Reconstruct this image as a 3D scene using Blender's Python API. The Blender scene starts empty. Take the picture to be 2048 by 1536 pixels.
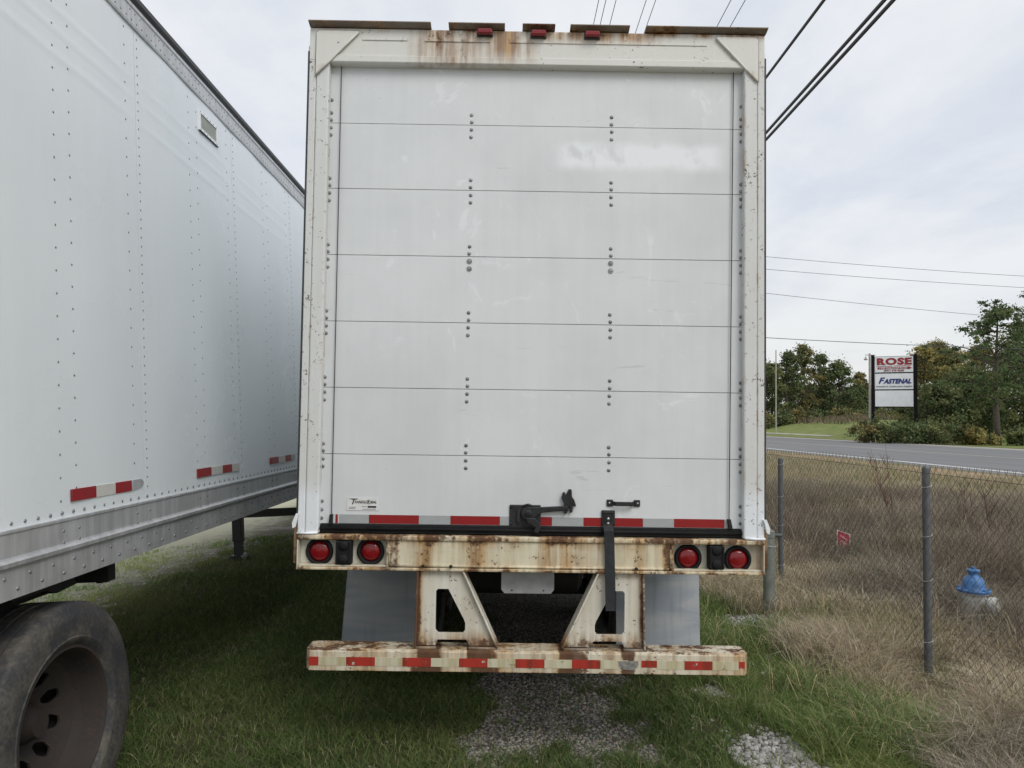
import bpy, bmesh, math, random
import numpy as np
from mathutils import Vector, Matrix
random.seed(7); RNG = np.random.default_rng(11)
scene = bpy.context.scene
COL = scene.collection
R = math.radians

# ------------------------------------------------------------------ camera
FPX, PITCH, ROLL, YAW, CAMH = 1450.0, R(2.3), 0.0142, R(0.30), 1.85
cF = Vector((math.sin(YAW)*math.cos(PITCH), math.cos(YAW)*math.cos(PITCH), math.sin(PITCH)))
cR0 = Vector((math.cos(YAW), -math.sin(YAW), 0)); cU0 = cR0.cross(cF)
cR = math.cos(ROLL)*cR0 + math.sin(ROLL)*cU0
cU = math.cos(ROLL)*cU0 - math.sin(ROLL)*cR0
SHY = 846-768-FPX*math.tan(PITCH)
cam_d = bpy.data.cameras.new('camera'); cam = bpy.data.objects.new('camera', cam_d); COL.objects.link(cam)
cam_d.sensor_width = 36.0; cam_d.lens = FPX/2048*36.0; cam_d.shift_y = SHY/2048
cam_d.clip_start = 0.05; cam_d.clip_end = 4000
mw = Matrix.Identity(4)
for i in range(3):
    mw[i][0] = cR[i]; mw[i][1] = cU[i]; mw[i][2] = -cF[i]
mw[2][3] = CAMH
cam.matrix_world = mw
scene.camera = cam

def ray(px, py): return cF + cR*((px-1024)/FPX) - cU*((py-768-SHY)/FPX)
def atY(px, py, Y):
    d = ray(px, py); t = Y/d.y; return Vector((d.x*t, Y, CAMH+d.z*t))
def atZ(px, py, Z=0.0):
    d = ray(px, py); t = (Z-CAMH)/d.z; return Vector((d.x*t, d.y*t, Z))

# ------------------------------------------------------------------ node helper
class X:
    def __init__(s, nt, k): s.nt = nt; s.k = k
    def _m(s, op, o=None, rev=False, clamp=False):
        n = s.nt.nodes.new('ShaderNodeMath'); n.operation = op; n.use_clamp = clamp
        args = [s] if o is None else ([o, s] if rev else [s, o])
        for i, a in enumerate(args):
            if isinstance(a, X): s.nt.links.new(a.k, n.inputs[i])
            else: n.inputs[i].default_value = a
        return X(s.nt, n.outputs[0])
    def __add__(s, o): return s._m('ADD', o)
    __radd__ = __add__
    def __mul__(s, o): return s._m('MULTIPLY', o)
    __rmul__ = __mul__
    def __sub__(s, o): return s._m('SUBTRACT', o)
    def __rsub__(s, o): return s._m('SUBTRACT', o, True)
    def __truediv__(s, o): return s._m('DIVIDE', o)
    def max(s, o): return s._m('MAXIMUM', o)
    def min(s, o): return s._m('MINIMUM', o)
    def abs(s): return s._m('ABSOLUTE')
    def clamp(s): return s._m('ADD', 0.0, clamp=True)
    def pow(s, e): return s._m('POWER', e)

class NB:
    def __init__(s, nt): s.nt = nt
    def _set(s, inp, v):
        if isinstance(v, X): s.nt.links.new(v.k, inp)
        elif isinstance(v, (tuple, list)) and len(inp.default_value) == 4 and len(v) == 3: inp.default_value = (*v, 1)
        else: inp.default_value = v
    def pos(s):
        n = s.nt.nodes.new('ShaderNodeNewGeometry'); return X(s.nt, n.outputs['Position'])
    def tex(s, which):
        n = s.nt.nodes.new('ShaderNodeTexCoord'); return X(s.nt, n.outputs[which])
    def attr(s, name, out='Fac'):
        n = s.nt.nodes.new('ShaderNodeAttribute'); n.attribute_name = name; return X(s.nt, n.outputs[out])
    def sep(s, v):
        n = s.nt.nodes.new('ShaderNodeSeparateXYZ'); s._set(n.inputs[0], v); return [X(s.nt, o) for o in n.outputs]
    def comb(s, a, b, c):
        n = s.nt.nodes.new('ShaderNodeCombineXYZ')
        for i, v in enumerate((a, b, c)): s._set(n.inputs[i], v)
        return X(s.nt, n.outputs[0])
    def vmul(s, v, t):
        n = s.nt.nodes.new('ShaderNodeVectorMath'); n.operation = 'MULTIPLY'; s._set(n.inputs[0], v); n.inputs[1].default_value = t
        return X(s.nt, n.outputs[0])
    def noise(s, v, scale=1, detail=3, rough=0.55, dist=0.0):
        n = s.nt.nodes.new('ShaderNodeTexNoise'); s._set(n.inputs['Vector'], v)
        n.inputs['Scale'].default_value = scale; n.inputs['Detail'].default_value = detail
        n.inputs['Roughness'].default_value = rough; n.inputs['Distortion'].default_value = dist
        return X(s.nt, n.outputs['Fac'])
    def vor(s, v, scale=1, feat='F1', out='Distance'):
        n = s.nt.nodes.new('ShaderNodeTexVoronoi'); s._set(n.inputs['Vector'], v); n.feature = feat
        n.inputs['Scale'].default_value = scale; return X(s.nt, n.outputs[out])
    def ss(s, v, a, b, lo=0.0, hi=1.0):
        n = s.nt.nodes.new('ShaderNodeMapRange'); n.interpolation_type = 'SMOOTHSTEP'
        s._set(n.inputs['Value'], v)
        if a > b: a, b, lo, hi = b, a, hi, lo
        for k, q in zip(('From Min', 'From Max', 'To Min', 'To Max'), (a, b, lo, hi)): n.inputs[k].default_value = q
        return X(s.nt, n.outputs['Result'])
    def win(s, v, a, b, soft): return s.ss(v, a-soft, a+soft)*s.ss(v, b+soft, b-soft)
    def mix(s, f, a, b, mode='MIX'):
        n = s.nt.nodes.new('ShaderNodeMix'); n.data_type = 'RGBA'; n.blend_type = mode
        s._set(n.inputs[0], f); s._set(n.inputs[6], a); s._set(n.inputs[7], b)
        return X(s.nt, n.outputs[2])
    def bump(s, h, strength=0.3, dist=0.01):
        n = s.nt.nodes.new('ShaderNodeBump'); s._set(n.inputs['Height'], h)
        n.inputs['Strength'].default_value = strength; n.inputs['Distance'].default_value = dist
        return X(s.nt, n.outputs[0])

MATS = {}
def mat(name, fn):
    if name in MATS: return MATS[name]
    m = bpy.data.materials.new(name); m.use_nodes = True; nt = m.node_tree
    bs = nt.nodes['Principled BSDF']; b = NB(nt); d = fn(b)
    for k, inp in dict(color='Base Color', rough='Roughness', metal='Metallic', spec='Specular IOR Level', normal='Normal', trans='Transmission Weight', coat='Coat Weight', sub='Subsurface Weight').items():
        if k in d: b._set(bs.inputs[inp], d[k])
    MATS[name] = m
    return m

# ------------------------------------------------------------------ world: overcast sky
SUN_DIR = Vector((0.38, -0.58, 0.71)).normalized()
wd = bpy.data.worlds.new('World'); scene.world = wd; wd.use_nodes = True
nt = wd.node_tree; b = NB(nt)
sky = nt.nodes.new('ShaderNodeTexSky'); sky.sky_type = 'NISHITA'; sky.sun_disc = False
sky.sun_elevation = math.asin(SUN_DIR.z); sky.sun_rotation = math.atan2(SUN_DIR.x, SUN_DIR.y)
sky.air_density = 1.0; sky.dust_density = 2.0
dv = b.tex('Generated'); dx, dy, dz = b.sep(dv)
zz = dz.max(0.0)+0.13
cl = b.comb(dx/zz, dy/zz, 0.0)
c1 = b.noise(cl, 0.85, 8, 0.60, 0.35)
c2 = b.noise(b.vmul(cl, (1.0, 0.45, 1.0)), 2.6, 6, 0.60, 0.2)
cf = b.ss(c1*0.62+c2*0.38, 0.32, 0.60)
cloud = b.mix(cf, (0.655, 0.70, 0.785), (0.855, 0.87, 0.895))
hz = b.ss(dz, 0.30, 0.0)
cloud = b.mix(hz*0.75, cloud, (0.80, 0.805, 0.79))
skyc = b.mix(1.0, X(nt, sky.outputs[0]), (0.10, 0.10, 0.10), 'MULTIPLY')
final = b.mix(0.90, skyc, cloud)
bg = nt.nodes['Background']; nt.links.new(final.k, bg.inputs['Color']); bg.inputs['Strength'].default_value = 1.0

sun_d = bpy.data.lights.new('sun', 'SUN'); sun = bpy.data.objects.new('sun', sun_d); COL.objects.link(sun)
sun_d.energy = 1.45; sun_d.angle = R(28); sun_d.color = (1.0, 0.975, 0.94)
sun.rotation_euler = (-SUN_DIR).to_track_quat('-Z', 'Y').to_euler()
sun.location = (10, -10, 20)

scene.render.engine = 'CYCLES'
scene.view_settings.view_transform = 'Standard'; scene.view_settings.look = 'None'
scene.view_settings.exposure = 0.12; scene.view_settings.gamma = 1.0; scene.view_settings.use_curve_mapping = False
scene.cycles.max_bounces = 6; scene.cycles.transparent_max_bounces = 6

# ------------------------------------------------------------------ mesh helpers
class MB:
    def __init__(s): s.v = []; s.f = []
    def add(s, vs, fs):
        o = len(s.v); s.v += [tuple(q) for q in vs]; s.f += [tuple(i+o for i in q) for q in fs]; return s
    def box(s, x0, x1, y0, y1, z0, z1):
        if x0 > x1: x0, x1 = x1, x0
        if y0 > y1: y0, y1 = y1, y0
        if z0 > z1: z0, z1 = z1, z0
        return s.add([(x0,y0,z0),(x1,y0,z0),(x1,y1,z0),(x0,y1,z0),(x0,y0,z1),(x1,y0,z1),(x1,y1,z1),(x0,y1,z1)],
                     [(0,3,2,1),(4,5,6,7),(0,1,5,4),(1,2,6,5),(2,3,7,6),(3,0,4,7)])
    def prism(s, poly, a, c, axis='y'):
        n = len(poly)
        def mk(p, t):
            if axis == 'y': return (p[0], t, p[1])
            if axis == 'x': return (t, p[0], p[1])
            return (p[0], p[1], t)
        vs = [mk(p, a) for p in poly]+[mk(p, c) for p in poly]
        fs = [tuple(range(n)), tuple(range(2*n-1, n-1, -1))]+[(i, i+n, (i+1) % n+n, (i+1) % n) for i in range(n)]
        return s.add(vs, fs)
    def tube(s, pts, r, n=6, caps=True):
        pts = [Vector(p) for p in pts]; rs = r if isinstance(r, (list, tuple)) else [r]*len(pts)
        vs = []; fs = []; prev = None
        for i, p in enumerate(pts):
            t = (pts[min(i+1, len(pts)-1)]-pts[max(i-1, 0)]).normalized()
            if prev is None:
                a = Vector((0, 0, 1)) if abs(t.z) < 0.9 else Vector((1, 0, 0)); u = t.cross(a).normalized()
            else:
                u = (prev-t*prev.dot(t)).normalized()
            prev = u; w = t.cross(u)
            for k in range(n):
                an = 2*math.pi*k/n; vs.append(p+(u*math.cos(an)+w*math.sin(an))*rs[i])
        for i in range(len(pts)-1):
            for k in range(n):
                k2 = (k+1) % n; fs.append((i*n+k, i*n+k2, (i+1)*n+k2, (i+1)*n+k))
        if caps: fs += [tuple(range(n-1, -1, -1)), tuple(range((len(pts)-1)*n, len(pts)*n))]
        return s.add(vs, fs)
    def lathe(s, prof, c, axis='x', n=32, closed=False):
        c = Vector(c); vs = []; fs = []; m = len(prof)
        for k in range(n):
            a = 2*math.pi*k/n; ca, sa = math.cos(a), math.sin(a)
            for (r, h) in prof:
                if axis == 'x': q = (h, r*ca, r*sa)
                elif axis == 'y': q = (r*ca, h, r*sa)
                else: q = (r*ca, r*sa, h)
                vs.append(c+Vector(q))
        for k in range(n):
            k2 = (k+1) % n
            for i in range(m if closed else m-1):
                j = (i+1) % m; fs.append((k*m+i, k2*m+i, k2*m+j, k*m+j))
        return s.add(vs, fs)
    def dome(s, c, ax, r, h, n=7):
        c = Vector(c); ax = Vector(ax).normalized()
        u = ax.orthogonal().normalized(); w = ax.cross(u); vs = []; fs = []
        for (rr, hh) in ((r, -h*0.2), (r*0.92, h*0.45), (r*0.55, h*0.88)):
            for k in range(n):
                a = 2*math.pi*k/n; vs.append(c+(u*math.cos(a)+w*math.sin(a))*rr+ax*hh)
        vs.append(c+ax*h)
        for q in range(2):
            for k in range(n):
                k2 = (k+1) % n; fs.append((q*n+k, q*n+k2, (q+1)*n+k2, (q+1)*n+k))
        for k in range(n): fs.append((2*n+k, 2*n+(k+1) % n, 3*n))
        return s.add(vs, fs)
    def holes(s, u0, u1, nu, v0, v1, nv, rad, fn, depth, stagger=False):
        """grid of square cells, each with an octagonal hole; fn(u,v,d) -> 3D point (d = depth below the face)"""
        du = (u1-u0)/nu; dvv = (v1-v0)/nv
        sq = [(1,0),(1,1),(0,1),(-1,1),(-1,0),(-1,-1),(0,-1),(1,-1)]
        for j in range(nv):
            for i in range(nu):
                cu = u0+(i+.5)*du; cv = v0+(j+.5)*dvv
                solid = stagger and ((i+j) % 2 == 1)
                outer = [(cu+a*du/2, cv+c_*dvv/2) for a, c_ in sq]
                if solid:
                    s.add([fn(*outer[k], 0) for k in (1, 3, 5, 7)], [(0, 1, 2, 3)]); continue
                inner = [(cu+rad*math.cos(math.pi*k/4), cv+rad*math.sin(math.pi*k/4)) for k in range(8)]
                vs = [fn(*o, 0) for o in outer]+[fn(*q, 0) for q in inner]+[fn(*q, depth) for q in inner]
                fs = []
                for k in range(8):
                    k2 = (k+1) % 8; fs += [(k, k2, 8+k2, 8+k), (8+k, 8+k2, 16+k2, 16+k)]
                s.add(vs, fs)
        return s
    def build(s, name, m, parent=None, org=None, smooth=False, bevel=0.0, segs=2, fix=True):
        me = bpy.data.meshes.new(name)
        o = Vector(org) if org is not None else Vector((0, 0, 0))
        me.from_pydata([Vector(q)-o for q in s.v], [], s.f)
        if bevel > 0 or fix:
            bm = bmesh.new(); bm.from_mesh(me)
            if bevel > 0:
                bmesh.ops.remove_doubles(bm, verts=bm.verts, dist=1e-5)
            if fix: bmesh.ops.recalc_face_normals(bm, faces=bm.faces)
            if bevel > 0:
                ed = [e for e in bm.edges if len(e.link_faces) == 2 and e.calc_face_angle(0) > 0.5]
                bmesh.ops.bevel(bm, geom=ed, offset=bevel, segments=segs, profile=0.5, affect='EDGES', clamp_overlap=True)
            bm.to_mesh(me); bm.free()
        if smooth:
            me.polygons.foreach_set('use_smooth', [True]*len(me.polygons))
        me.materials.append(m)
        ob = bpy.data.objects.new(name, me); COL.objects.link(ob)
        if parent is not None: ob.parent = parent
        if smooth == 'auto':
            try: me.set_sharp_from_angle(angle=R(35))
            except Exception: pass
        return ob
def inst(name, me, parent, loc, rot=None, scale=None):
    ob = bpy.data.objects.new(name, me); COL.objects.link(ob); ob.parent = parent; ob.location = loc
    if rot is not None: ob.rotation_euler = rot
    if scale is not None: ob.scale = scale
    return ob
def empty(name, loc, label, cat, group=None, rot=None):
    o = bpy.data.objects.new(name, None); COL.objects.link(o); o.location = loc; o.empty_display_size = 0.1
    if rot is not None: o.rotation_euler = rot
    return tag(o, label, cat, group)
def tag(o, label=None, cat=None, group=None, kind=None):
    if label: o['label'] = label
    if cat: o['category'] = cat
    if group: o['group'] = group
    if kind: o['kind'] = kind
    return o
def text_mesh(s, size, m, name, parent, loc, rot=(R(90), 0, 0), extrude=0.002, offset=0.0, shear=0.0, sx=1.0, align='CENTER', spacing=1.0, width=None):
    cu = bpy.data.curves.new('lettering', 'FONT'); cu.body = s; cu.size = size; cu.extrude = extrude
    cu.offset = offset; cu.shear = shear; cu.align_x = align; cu.align_y = 'CENTER'; cu.space_character = spacing; cu.resolution_u = 3
    ob = bpy.data.objects.new('lettering', cu); COL.objects.link(ob)
    dg = bpy.context.evaluated_depsgraph_get(); me = bpy.data.meshes.new_from_object(ob.evaluated_get(dg))
    bpy.data.objects.remove(ob); me.name = name; me.materials.clear(); me.materials.append(m)
    o = bpy.data.objects.new(name, me); COL.objects.link(o); o.parent = parent; o.location = loc; o.rotation_euler = rot
    if width:
        xs = [q.co.x for q in me.vertices]; sx = width/max(1e-6, max(xs)-min(xs))
    o.scale = (sx, 1, 1)
    return o

# numpy value noise
_T = RNG.random((256, 256))
def vnoise(x, y, s=1.0, oct=3, seed=0):
    x = np.asarray(x, float)*s+seed*17.3+1000; y = np.asarray(y, float)*s+seed*9.1+1000; out = 0; amp = 1; tot = 0
    for _ in range(oct):
        xi = np.floor(x).astype(int); yi = np.floor(y).astype(int); fx = x-xi; fy = y-yi
        fx = fx*fx*(3-2*fx); fy = fy*fy*(3-2*fy)
        g = lambda a, c: _T[a % 256, c % 256]
        out = out+amp*((g(xi, yi)*(1-fx)+g(xi+1, yi)*fx)*(1-fy)+(g(xi, yi+1)*(1-fx)+g(xi+1, yi+1)*fx)*fy)
        tot += amp; amp *= 0.5; x = x*2.03; y = y*2.03
    return out/tot
def sst(v, a, c):
    t = np.clip((np.asarray(v, float)-a)/(c-a), 0, 1); return t*t*(3-2*t)
def npmesh(name, verts, faces_flat, nper, m, attrs=None, smooth=False, parent=None):
    """verts (N,3); faces_flat: flat loop indices with counts nper (array)"""
    me = bpy.data.meshes.new(name)
    nper = np.asarray(nper, np.int32); starts = np.concatenate([[0], np.cumsum(nper)[:-1]]).astype(np.int32)
    me.vertices.add(len(verts)); me.vertices.foreach_set('co', np.asarray(verts, np.float32).ravel())
    me.loops.add(len(faces_flat)); me.loops.foreach_set('vertex_index', np.asarray(faces_flat, np.int32))
    me.polygons.add(len(nper)); me.polygons.foreach_set('loop_start', starts)
    try: me.polygons.foreach_set('loop_total', nper)
    except Exception: pass
    for k, a in (attrs or {}).items():
        a = np.asarray(a, np.float32)
        if a.ndim == 1:
            at = me.attributes.new(k, 'FLOAT', 'POINT'); at.data.foreach_set('value', a)
        else:
            at = me.attributes.new(k, 'FLOAT_COLOR', 'POINT')
            if a.shape[1] == 3: a = np.concatenate([a, np.ones((len(a), 1), np.float32)], 1)
            at.data.foreach_set('color', a.ravel())
    me.update(); me.validate()
    if smooth: me.polygons.foreach_set('use_smooth', np.ones(len(nper), bool))
    me.materials.append(m)
    o = bpy.data.objects.new(name, me); COL.objects.link(o)
    if parent: o.parent = parent
    return o

# ------------------------------------------------------------------ materials
def plain(name, c, rough=0.5, metal=0.0, var=0.12, scale=8, spec=0.5, bump=0.0):
    def fn(b):
        p = b.pos(); n = b.noise(p, scale, 5, 0.6)
        col = b.mix(b.ss(n, 0.3, 0.7), tuple(q*(1-var) for q in c), tuple(min(1, q*(1+var)) for q in c))
        d = dict(color=col, rough=b.ss(n, 0.2, 0.8, max(0.05, rough-0.1), min(1, rough+0.1)), metal=metal, spec=spec)
        if bump: d['normal'] = b.bump(b.noise(p, scale*8, 4), bump, 0.005)
        return d
    return mat(name, fn)

def paint_rust(name, base, yellow, rust_fn, chips=0.5, rough=0.42, streak=1.0, fresh=None):
    """aged paint; rust_fn(b, x, z, p) -> expression 0..~1 saying where rust runs and blooms"""
    def fn(b):
        p = b.pos(); x, y, z = b.sep(p)
        big = b.noise(p, 2.3, 4, 0.6); st = b.noise(b.vmul(p, (34, 34, 1.6)), 1.0, 5, 0.6); fine = b.noise(p, 46, 5, 0.65)
        speck = b.noise(p, 120, 3, 0.6); blot = b.noise(p, 9, 5, 0.65)
        rm = rust_fn(b, x, z, p); stl = b.noise(b.vmul(p, (10, 10, 0.8)), 1.0, 4, 0.55)
        stain = (rm*b.ss(stl*0.55+st*0.25+blot*0.20, 0.36, 0.62)*streak).clamp()
        col = b.mix(b.ss(big*0.5+st*0.5, 0.35, 0.68)*0.55, base, yellow)
        col = b.mix(b.ss(fine, 0.56, 0.78)*0.16, col, (0.20, 0.17, 0.12))
        if fresh: col = b.mix(fresh(b, x, z, blot), col, (0.80, 0.83, 0.86))
        orange = b.mix(b.ss(st, 0.38, 0.62), (0.46, 0.25, 0.065), (0.21, 0.095, 0.026))
        col = b.mix(stain*0.84, col, orange)
        heavy = b.ss(rm*0.52+fine*0.42+blot*0.30+stl*0.20, 0.86, 1.02)
        col = b.mix(heavy*0.9, col, (0.085, 0.036, 0.018))
        ch = b.ss(fine*0.55+speck*0.25+blot*0.3, 0.665-0.05*chips, 0.70-0.05*chips)
        col = b.mix(ch*0.85, col, (0.075, 0.040, 0.024))
        rg = (heavy.max(ch))*0.4+rough
        return dict(color=col, rough=rg.min(0.95), normal=b.bump(fine*0.5+speck*0.2-ch*0.9-heavy*0.5, 0.35, 0.004), spec=0.4)
    return mat(name, fn)

CX = 0.139
def rust_header(b, x, z, p):
    # rust runs from the gaps and marker lamps along the top rail (stains with their own places)
    ev = b.ss(b.noise(b.vmul(p, (8, 8, 2)), 1.0, 5, 0.7), 0.36, 0.62)
    r = b.win(x, -0.54, -0.22, 0.12)*b.ss(z, 3.86, 4.03, 0.62, 0.95)*(0.55+ev*0.5)
    r = r.max(b.win(x, -0.15, 0.12, 0.05)*0.75*b.ss(z, 3.84, 4.0, 0.2, 0.9))
    r = r.max(b.ss(z, 4.035, 4.075)*b.ss(x, -0.75, -0.25, 0.25, 1.0)*(0.45+ev*0.6))
    r = r.max(b.win(x, 0.16, 0.80, 0.1)*b.ss(z, 3.98, 4.06)*0.75)
    return r.max(b.ss(z, 3.875, 3.845)*0.25)
def rust_post(b, x, z, p):
    e = b.noise(b.vmul(p, (6, 6, 2.2)), 1.0, 5, 0.7)
    d = (x-CX).abs()
    ln = b.win(d, 1.243, 1.257, 0.006)*b.ss(e, 0.48, 0.64)*0.85
    return ln.max(b.win(d, 1.172, 1.186, 0.006)*b.ss(e, 0.52, 0.66)*0.75).max(b.ss(e, 0.55, 0.72)*0.3)
def rust_sill(b, x, z, p):
    sp = b.ss(b.noise(b.vmul(p, (4.5, 1, 0.6)), 1.0, 4, 0.6), 0.42, 0.62)
    ev = b.ss(b.noise(b.vmul(p, (7, 7, 3)), 1.0, 5, 0.7), 0.40, 0.62)
    r = b.ss(z, 1.08, 1.205)*(0.62+sp*0.45)
    r = r.max(b.ss(z, 1.085, 1.035)*(0.55+ev*0.55)).max(b.ss(z, 1.185, 1.20)*(0.45+ev*0.72))
    return r.max(b.win((x-CX).abs(), 0.70, 0.86, 0.05)*0.95).max(sp*0.5+0.24)
def rust_support(b, x, z, p):
    r = b.ss(z, 0.76, 0.62)*1.0
    return r.max(b.ss((x-CX).abs(), 0.58, 0.62)*1.05).max(b.ss(z, 0.95, 1.03)*0.55).max(0.22)
def rust_bumper(b, x, z, p):
    d = (x-CX).abs(); ev = b.ss(b.noise(b.vmul(p, (9, 14, 6)), 1.0, 5, 0.7), 0.40, 0.60)
    r = b.win(d, 0.15, 0.37, 0.04).max(b.win(d, 0.48, 0.66, 0.04))*1.35*b.ss(b.noise(b.vmul(p, (5, 1, 1)), 1.0, 3), 0.34, 0.54)
    r = r.max(b.ss(z, 0.585, 0.602)*(0.40+ev*0.75)*b.ss(d, 0.40, 0.80, 0.8, 1.05)).max(b.ss(z, 0.512, 0.485)*0.9)
    return r.max(b.ss(d, 0.70, 1.2)*0.72).max(0.48)
def fresh_post(b, x, z, blot): return b.ss(z+blot*0.10, 1.60, 1.44)*0.85
OFFW = (0.68, 0.68, 0.64)
M_HEAD = paint_rust('header paint', OFFW, (0.645, 0.635, 0.57), rust_header, 0.25, streak=1.7)
M_POST = paint_rust('post paint', (0.66, 0.67, 0.655), (0.60, 0.60, 0.56), rust_post, 0.75, fresh=fresh_post)
M_SILL = paint_rust('sill paint', (0.72, 0.68, 0.53), (0.66, 0.57, 0.36), rust_sill, 0.5, streak=1.5)
M_BOX = paint_rust('lamp box paint', (0.62, 0.61, 0.53), (0.60, 0.55, 0.38), lambda b, x, z, p: (b.ss(z, 1.075, 1.04)*0.55).max(b.ss(x, 1.33, 1.40)*0.6), 0.2)
M_SUPP = paint_rust('support paint', (0.72, 0.71, 0.63), (0.66, 0.62, 0.48), rust_support, 0.55, streak=1.3)
M_BUMP = paint_rust('bumper paint', (0.70, 0.66, 0.54), (0.60, 0.52, 0.35), rust_bumper, 0.7, streak=1.5)
M_DRIP = paint_rust('drip rail paint', (0.20, 0.175, 0.145), (0.15, 0.12, 0.09), lambda b, x, z, p: b.ss(b.noise(p, 3, 3), 0.35, 0.65)*0.85+0.15, 0.6)

def m_door(b):
    p = b.pos(); x, y, z = b.sep(p)
    st = b.noise(b.vmul(p, (22, 22, 0.8)), 1.0, 5, 0.6); bl = b.noise(p, 1.6, 5, 0.6); fi = b.noise(p, 70, 4, 0.6)
    f = b.ss(st*0.25+bl*0.75, 0.32, 0.68)
    col = b.mix(f, (0.63, 0.648, 0.652), (0.705, 0.724, 0.728))
    # pale ghost of removed lettering, high on the right of the door
    gx = b.win(x, 0.27, 1.20, 0.07)*b.win(z+0.10*(b.noise(b.vmul(p, (5, 1, 1)), 1.0, 3)-0.5), 3.31, 3.45, 0.035)
    gx = gx*b.ss(b.noise(b.vmul(p, (9, 1, 6)), 1.0, 4), 0.30, 0.50)
    col = b.mix(gx*0.95, col, (0.83, 0.85, 0.87))
    # faint rubbed arcs and scuffs
    sc = b.ss(b.noise(b.vmul(p, (3.0, 1, 2.2)), 1.0, 6, 0.7, 2.2), 0.60, 0.66)*b.ss(bl, 0.42, 0.6)
    col = b.mix(sc*0.6, col, (0.79, 0.815, 0.825))
    dk = b.ss(b.noise(b.vmul(p, (1.2, 1, 9)), 1.0, 6, 0.7, 1.2), 0.635, 0.66)*b.ss(b.noise(p, 3.1, 2), 0.52, 0.6)
    col = b.mix(dk*0.22, col, (0.25, 0.24, 0.22))
    gr = b.ss(st*0.6+fi*0.4, 0.60, 0.74)*b.ss(z, 2.6, 3.85)*0.30
    col = b.mix(gr, col, (0.40, 0.39, 0.36))
    col = b.mix(b.ss(fi, 0.70, 0.76)*0.35, col, (0.30, 0.28, 0.25))
    return dict(color=col, rough=b.ss(bl, 0.3, 0.7, 0.33, 0.48), normal=b.bump(b.noise(b.vmul(p, (60, 60, 2)), 1.0, 3)*0.3+bl*0.6, 0.12, 0.01), spec=0.45)
M_DOOR = mat('door paint', m_door)
def m_side(b):
    p = b.pos(); x, y, z = b.sep(p)
    bl = b.noise(p, 0.9, 4, 0.55); st = b.noise(b.vmul(p, (16, 16, 0.7)), 1.0, 4, 0.55); fi = b.noise(p, 55, 4, 0.6)
    col = b.mix(b.ss(st*0.25+bl*0.75, 0.35, 0.65), (0.71, 0.755, 0.775), (0.75, 0.79, 0.81))
    col = b.mix(b.ss(fi, 0.69, 0.76)*0.25, col, (0.33, 0.32, 0.30))
    h = b.noise(b.vmul(p, (1, 1.6, 0.8)), 1.3, 2, 0.4)
    return dict(color=col, rough=b.ss(bl, 0.3, 0.7, 0.24, 0.36), normal=b.bump(h+fi*0.003, 0.16, 0.05), spec=0.5)
M_SIDE = mat('trailer side paint', m_side)
def m_alu(b):
    p = b.pos(); st = b.noise(b.vmul(p, (3, 60, 3)), 1.0, 5, 0.65); st2 = b.noise(b.vmul(p, (30, 30, 1.2)), 1.0, 5); bl = b.noise(p, 4, 6, 0.65)
    col = b.mix(b.ss(st2*0.6+bl*0.4, 0.35, 0.66), (0.46, 0.46, 0.46), (0.61, 0.62, 0.625))
    col = b.mix(b.ss(bl, 0.55, 0.75)*0.5, col, (0.26, 0.25, 0.235))
    return dict(color=col, rough=b.ss(bl, 0.3, 0.7, 0.38, 0.58), metal=0.55, normal=b.bump(st*0.4+bl*0.6, 0.12, 0.005))
M_ALU = mat('weathered aluminium', m_alu)
M_RIVET = plain('rivet metal', (0.24, 0.25, 0.26), 0.42, 0.6, 0.2, 40)
M_BOLT = plain('bolt metal', (0.24, 0.24, 0.24), 0.45, 0.6, 0.35, 60)
M_BLACK = plain('black steel', (0.022, 0.022, 0.023), 0.5, 0.2, 0.35, 25, bump=0.2)
M_UNDER = plain('undercarriage', (0.020, 0.018, 0.016), 0.8, 0.1, 0.4, 9, bump=0.2)
M_RUBBER = plain('black rubber', (0.011, 0.011, 0.012), 0.7, 0.0, 0.3, 18, spec=0.25, bump=0.15)
M_STRAP = plain('strap webbing', (0.024, 0.026, 0.029), 0.75, 0.0, 0.2, 90, bump=0.5)
M_STEEL = plain('bright steel', (0.55, 0.54, 0.52), 0.35, 0.8, 0.2, 60)
M_FRESH = plain('fresh white paint', (0.80, 0.82, 0.84), 0.4, 0.0, 0.06, 20)
M_DARKTRIM = plain('dark trim', (0.045, 0.045, 0.047), 0.55, 0.1, 0.35, 12)
def m_tape(c, dark):
    def fn(b):
        p = b.pos(); v = b.vor(b.vmul(p, (1, 1, 1)), 260); bl = b.noise(p, 14, 5, 0.65); fi = b.noise(p, 90, 3)
        col = b.mix(b.ss(v, 0.1, 0.7)*0.25+b.ss(bl, 0.4, 0.7)*0.35, c, dark)
        col = b.mix(b.ss(fi*0.5+bl*0.5, 0.635, 0.665)*0.7, col, (0.52, 0.50, 0.46))
        return dict(color=col, rough=0.32, spec=0.5)
    return fn
M_TRED = mat('red reflective film', m_tape((0.30, 0.012, 0.014), (0.19, 0.010, 0.012)))
M_TGREY = mat('silver reflective film', m_tape((0.40, 0.42, 0.42), (0.32, 0.34, 0.34)))
M_TWHITE = mat('white reflective film', m_tape((0.60, 0.58, 0.54), (0.46, 0.44, 0.40)))
def m_bred(b):
    p = b.pos(); bl = b.noise(p, 16, 6, 0.7); st = b.noise(b.vmul(p, (26, 26, 2)), 1.0, 4)
    col = b.mix(b.ss(st, 0.40, 0.66), (0.40, 0.032, 0.020), (0.24, 0.030, 0.016))
    col = b.mix(b.ss(bl, 0.625, 0.65), col, (0.50, 0.48, 0.43))
    return dict(color=col, rough=0.45)
M_BRED = mat('worn red film', m_bred)
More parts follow.
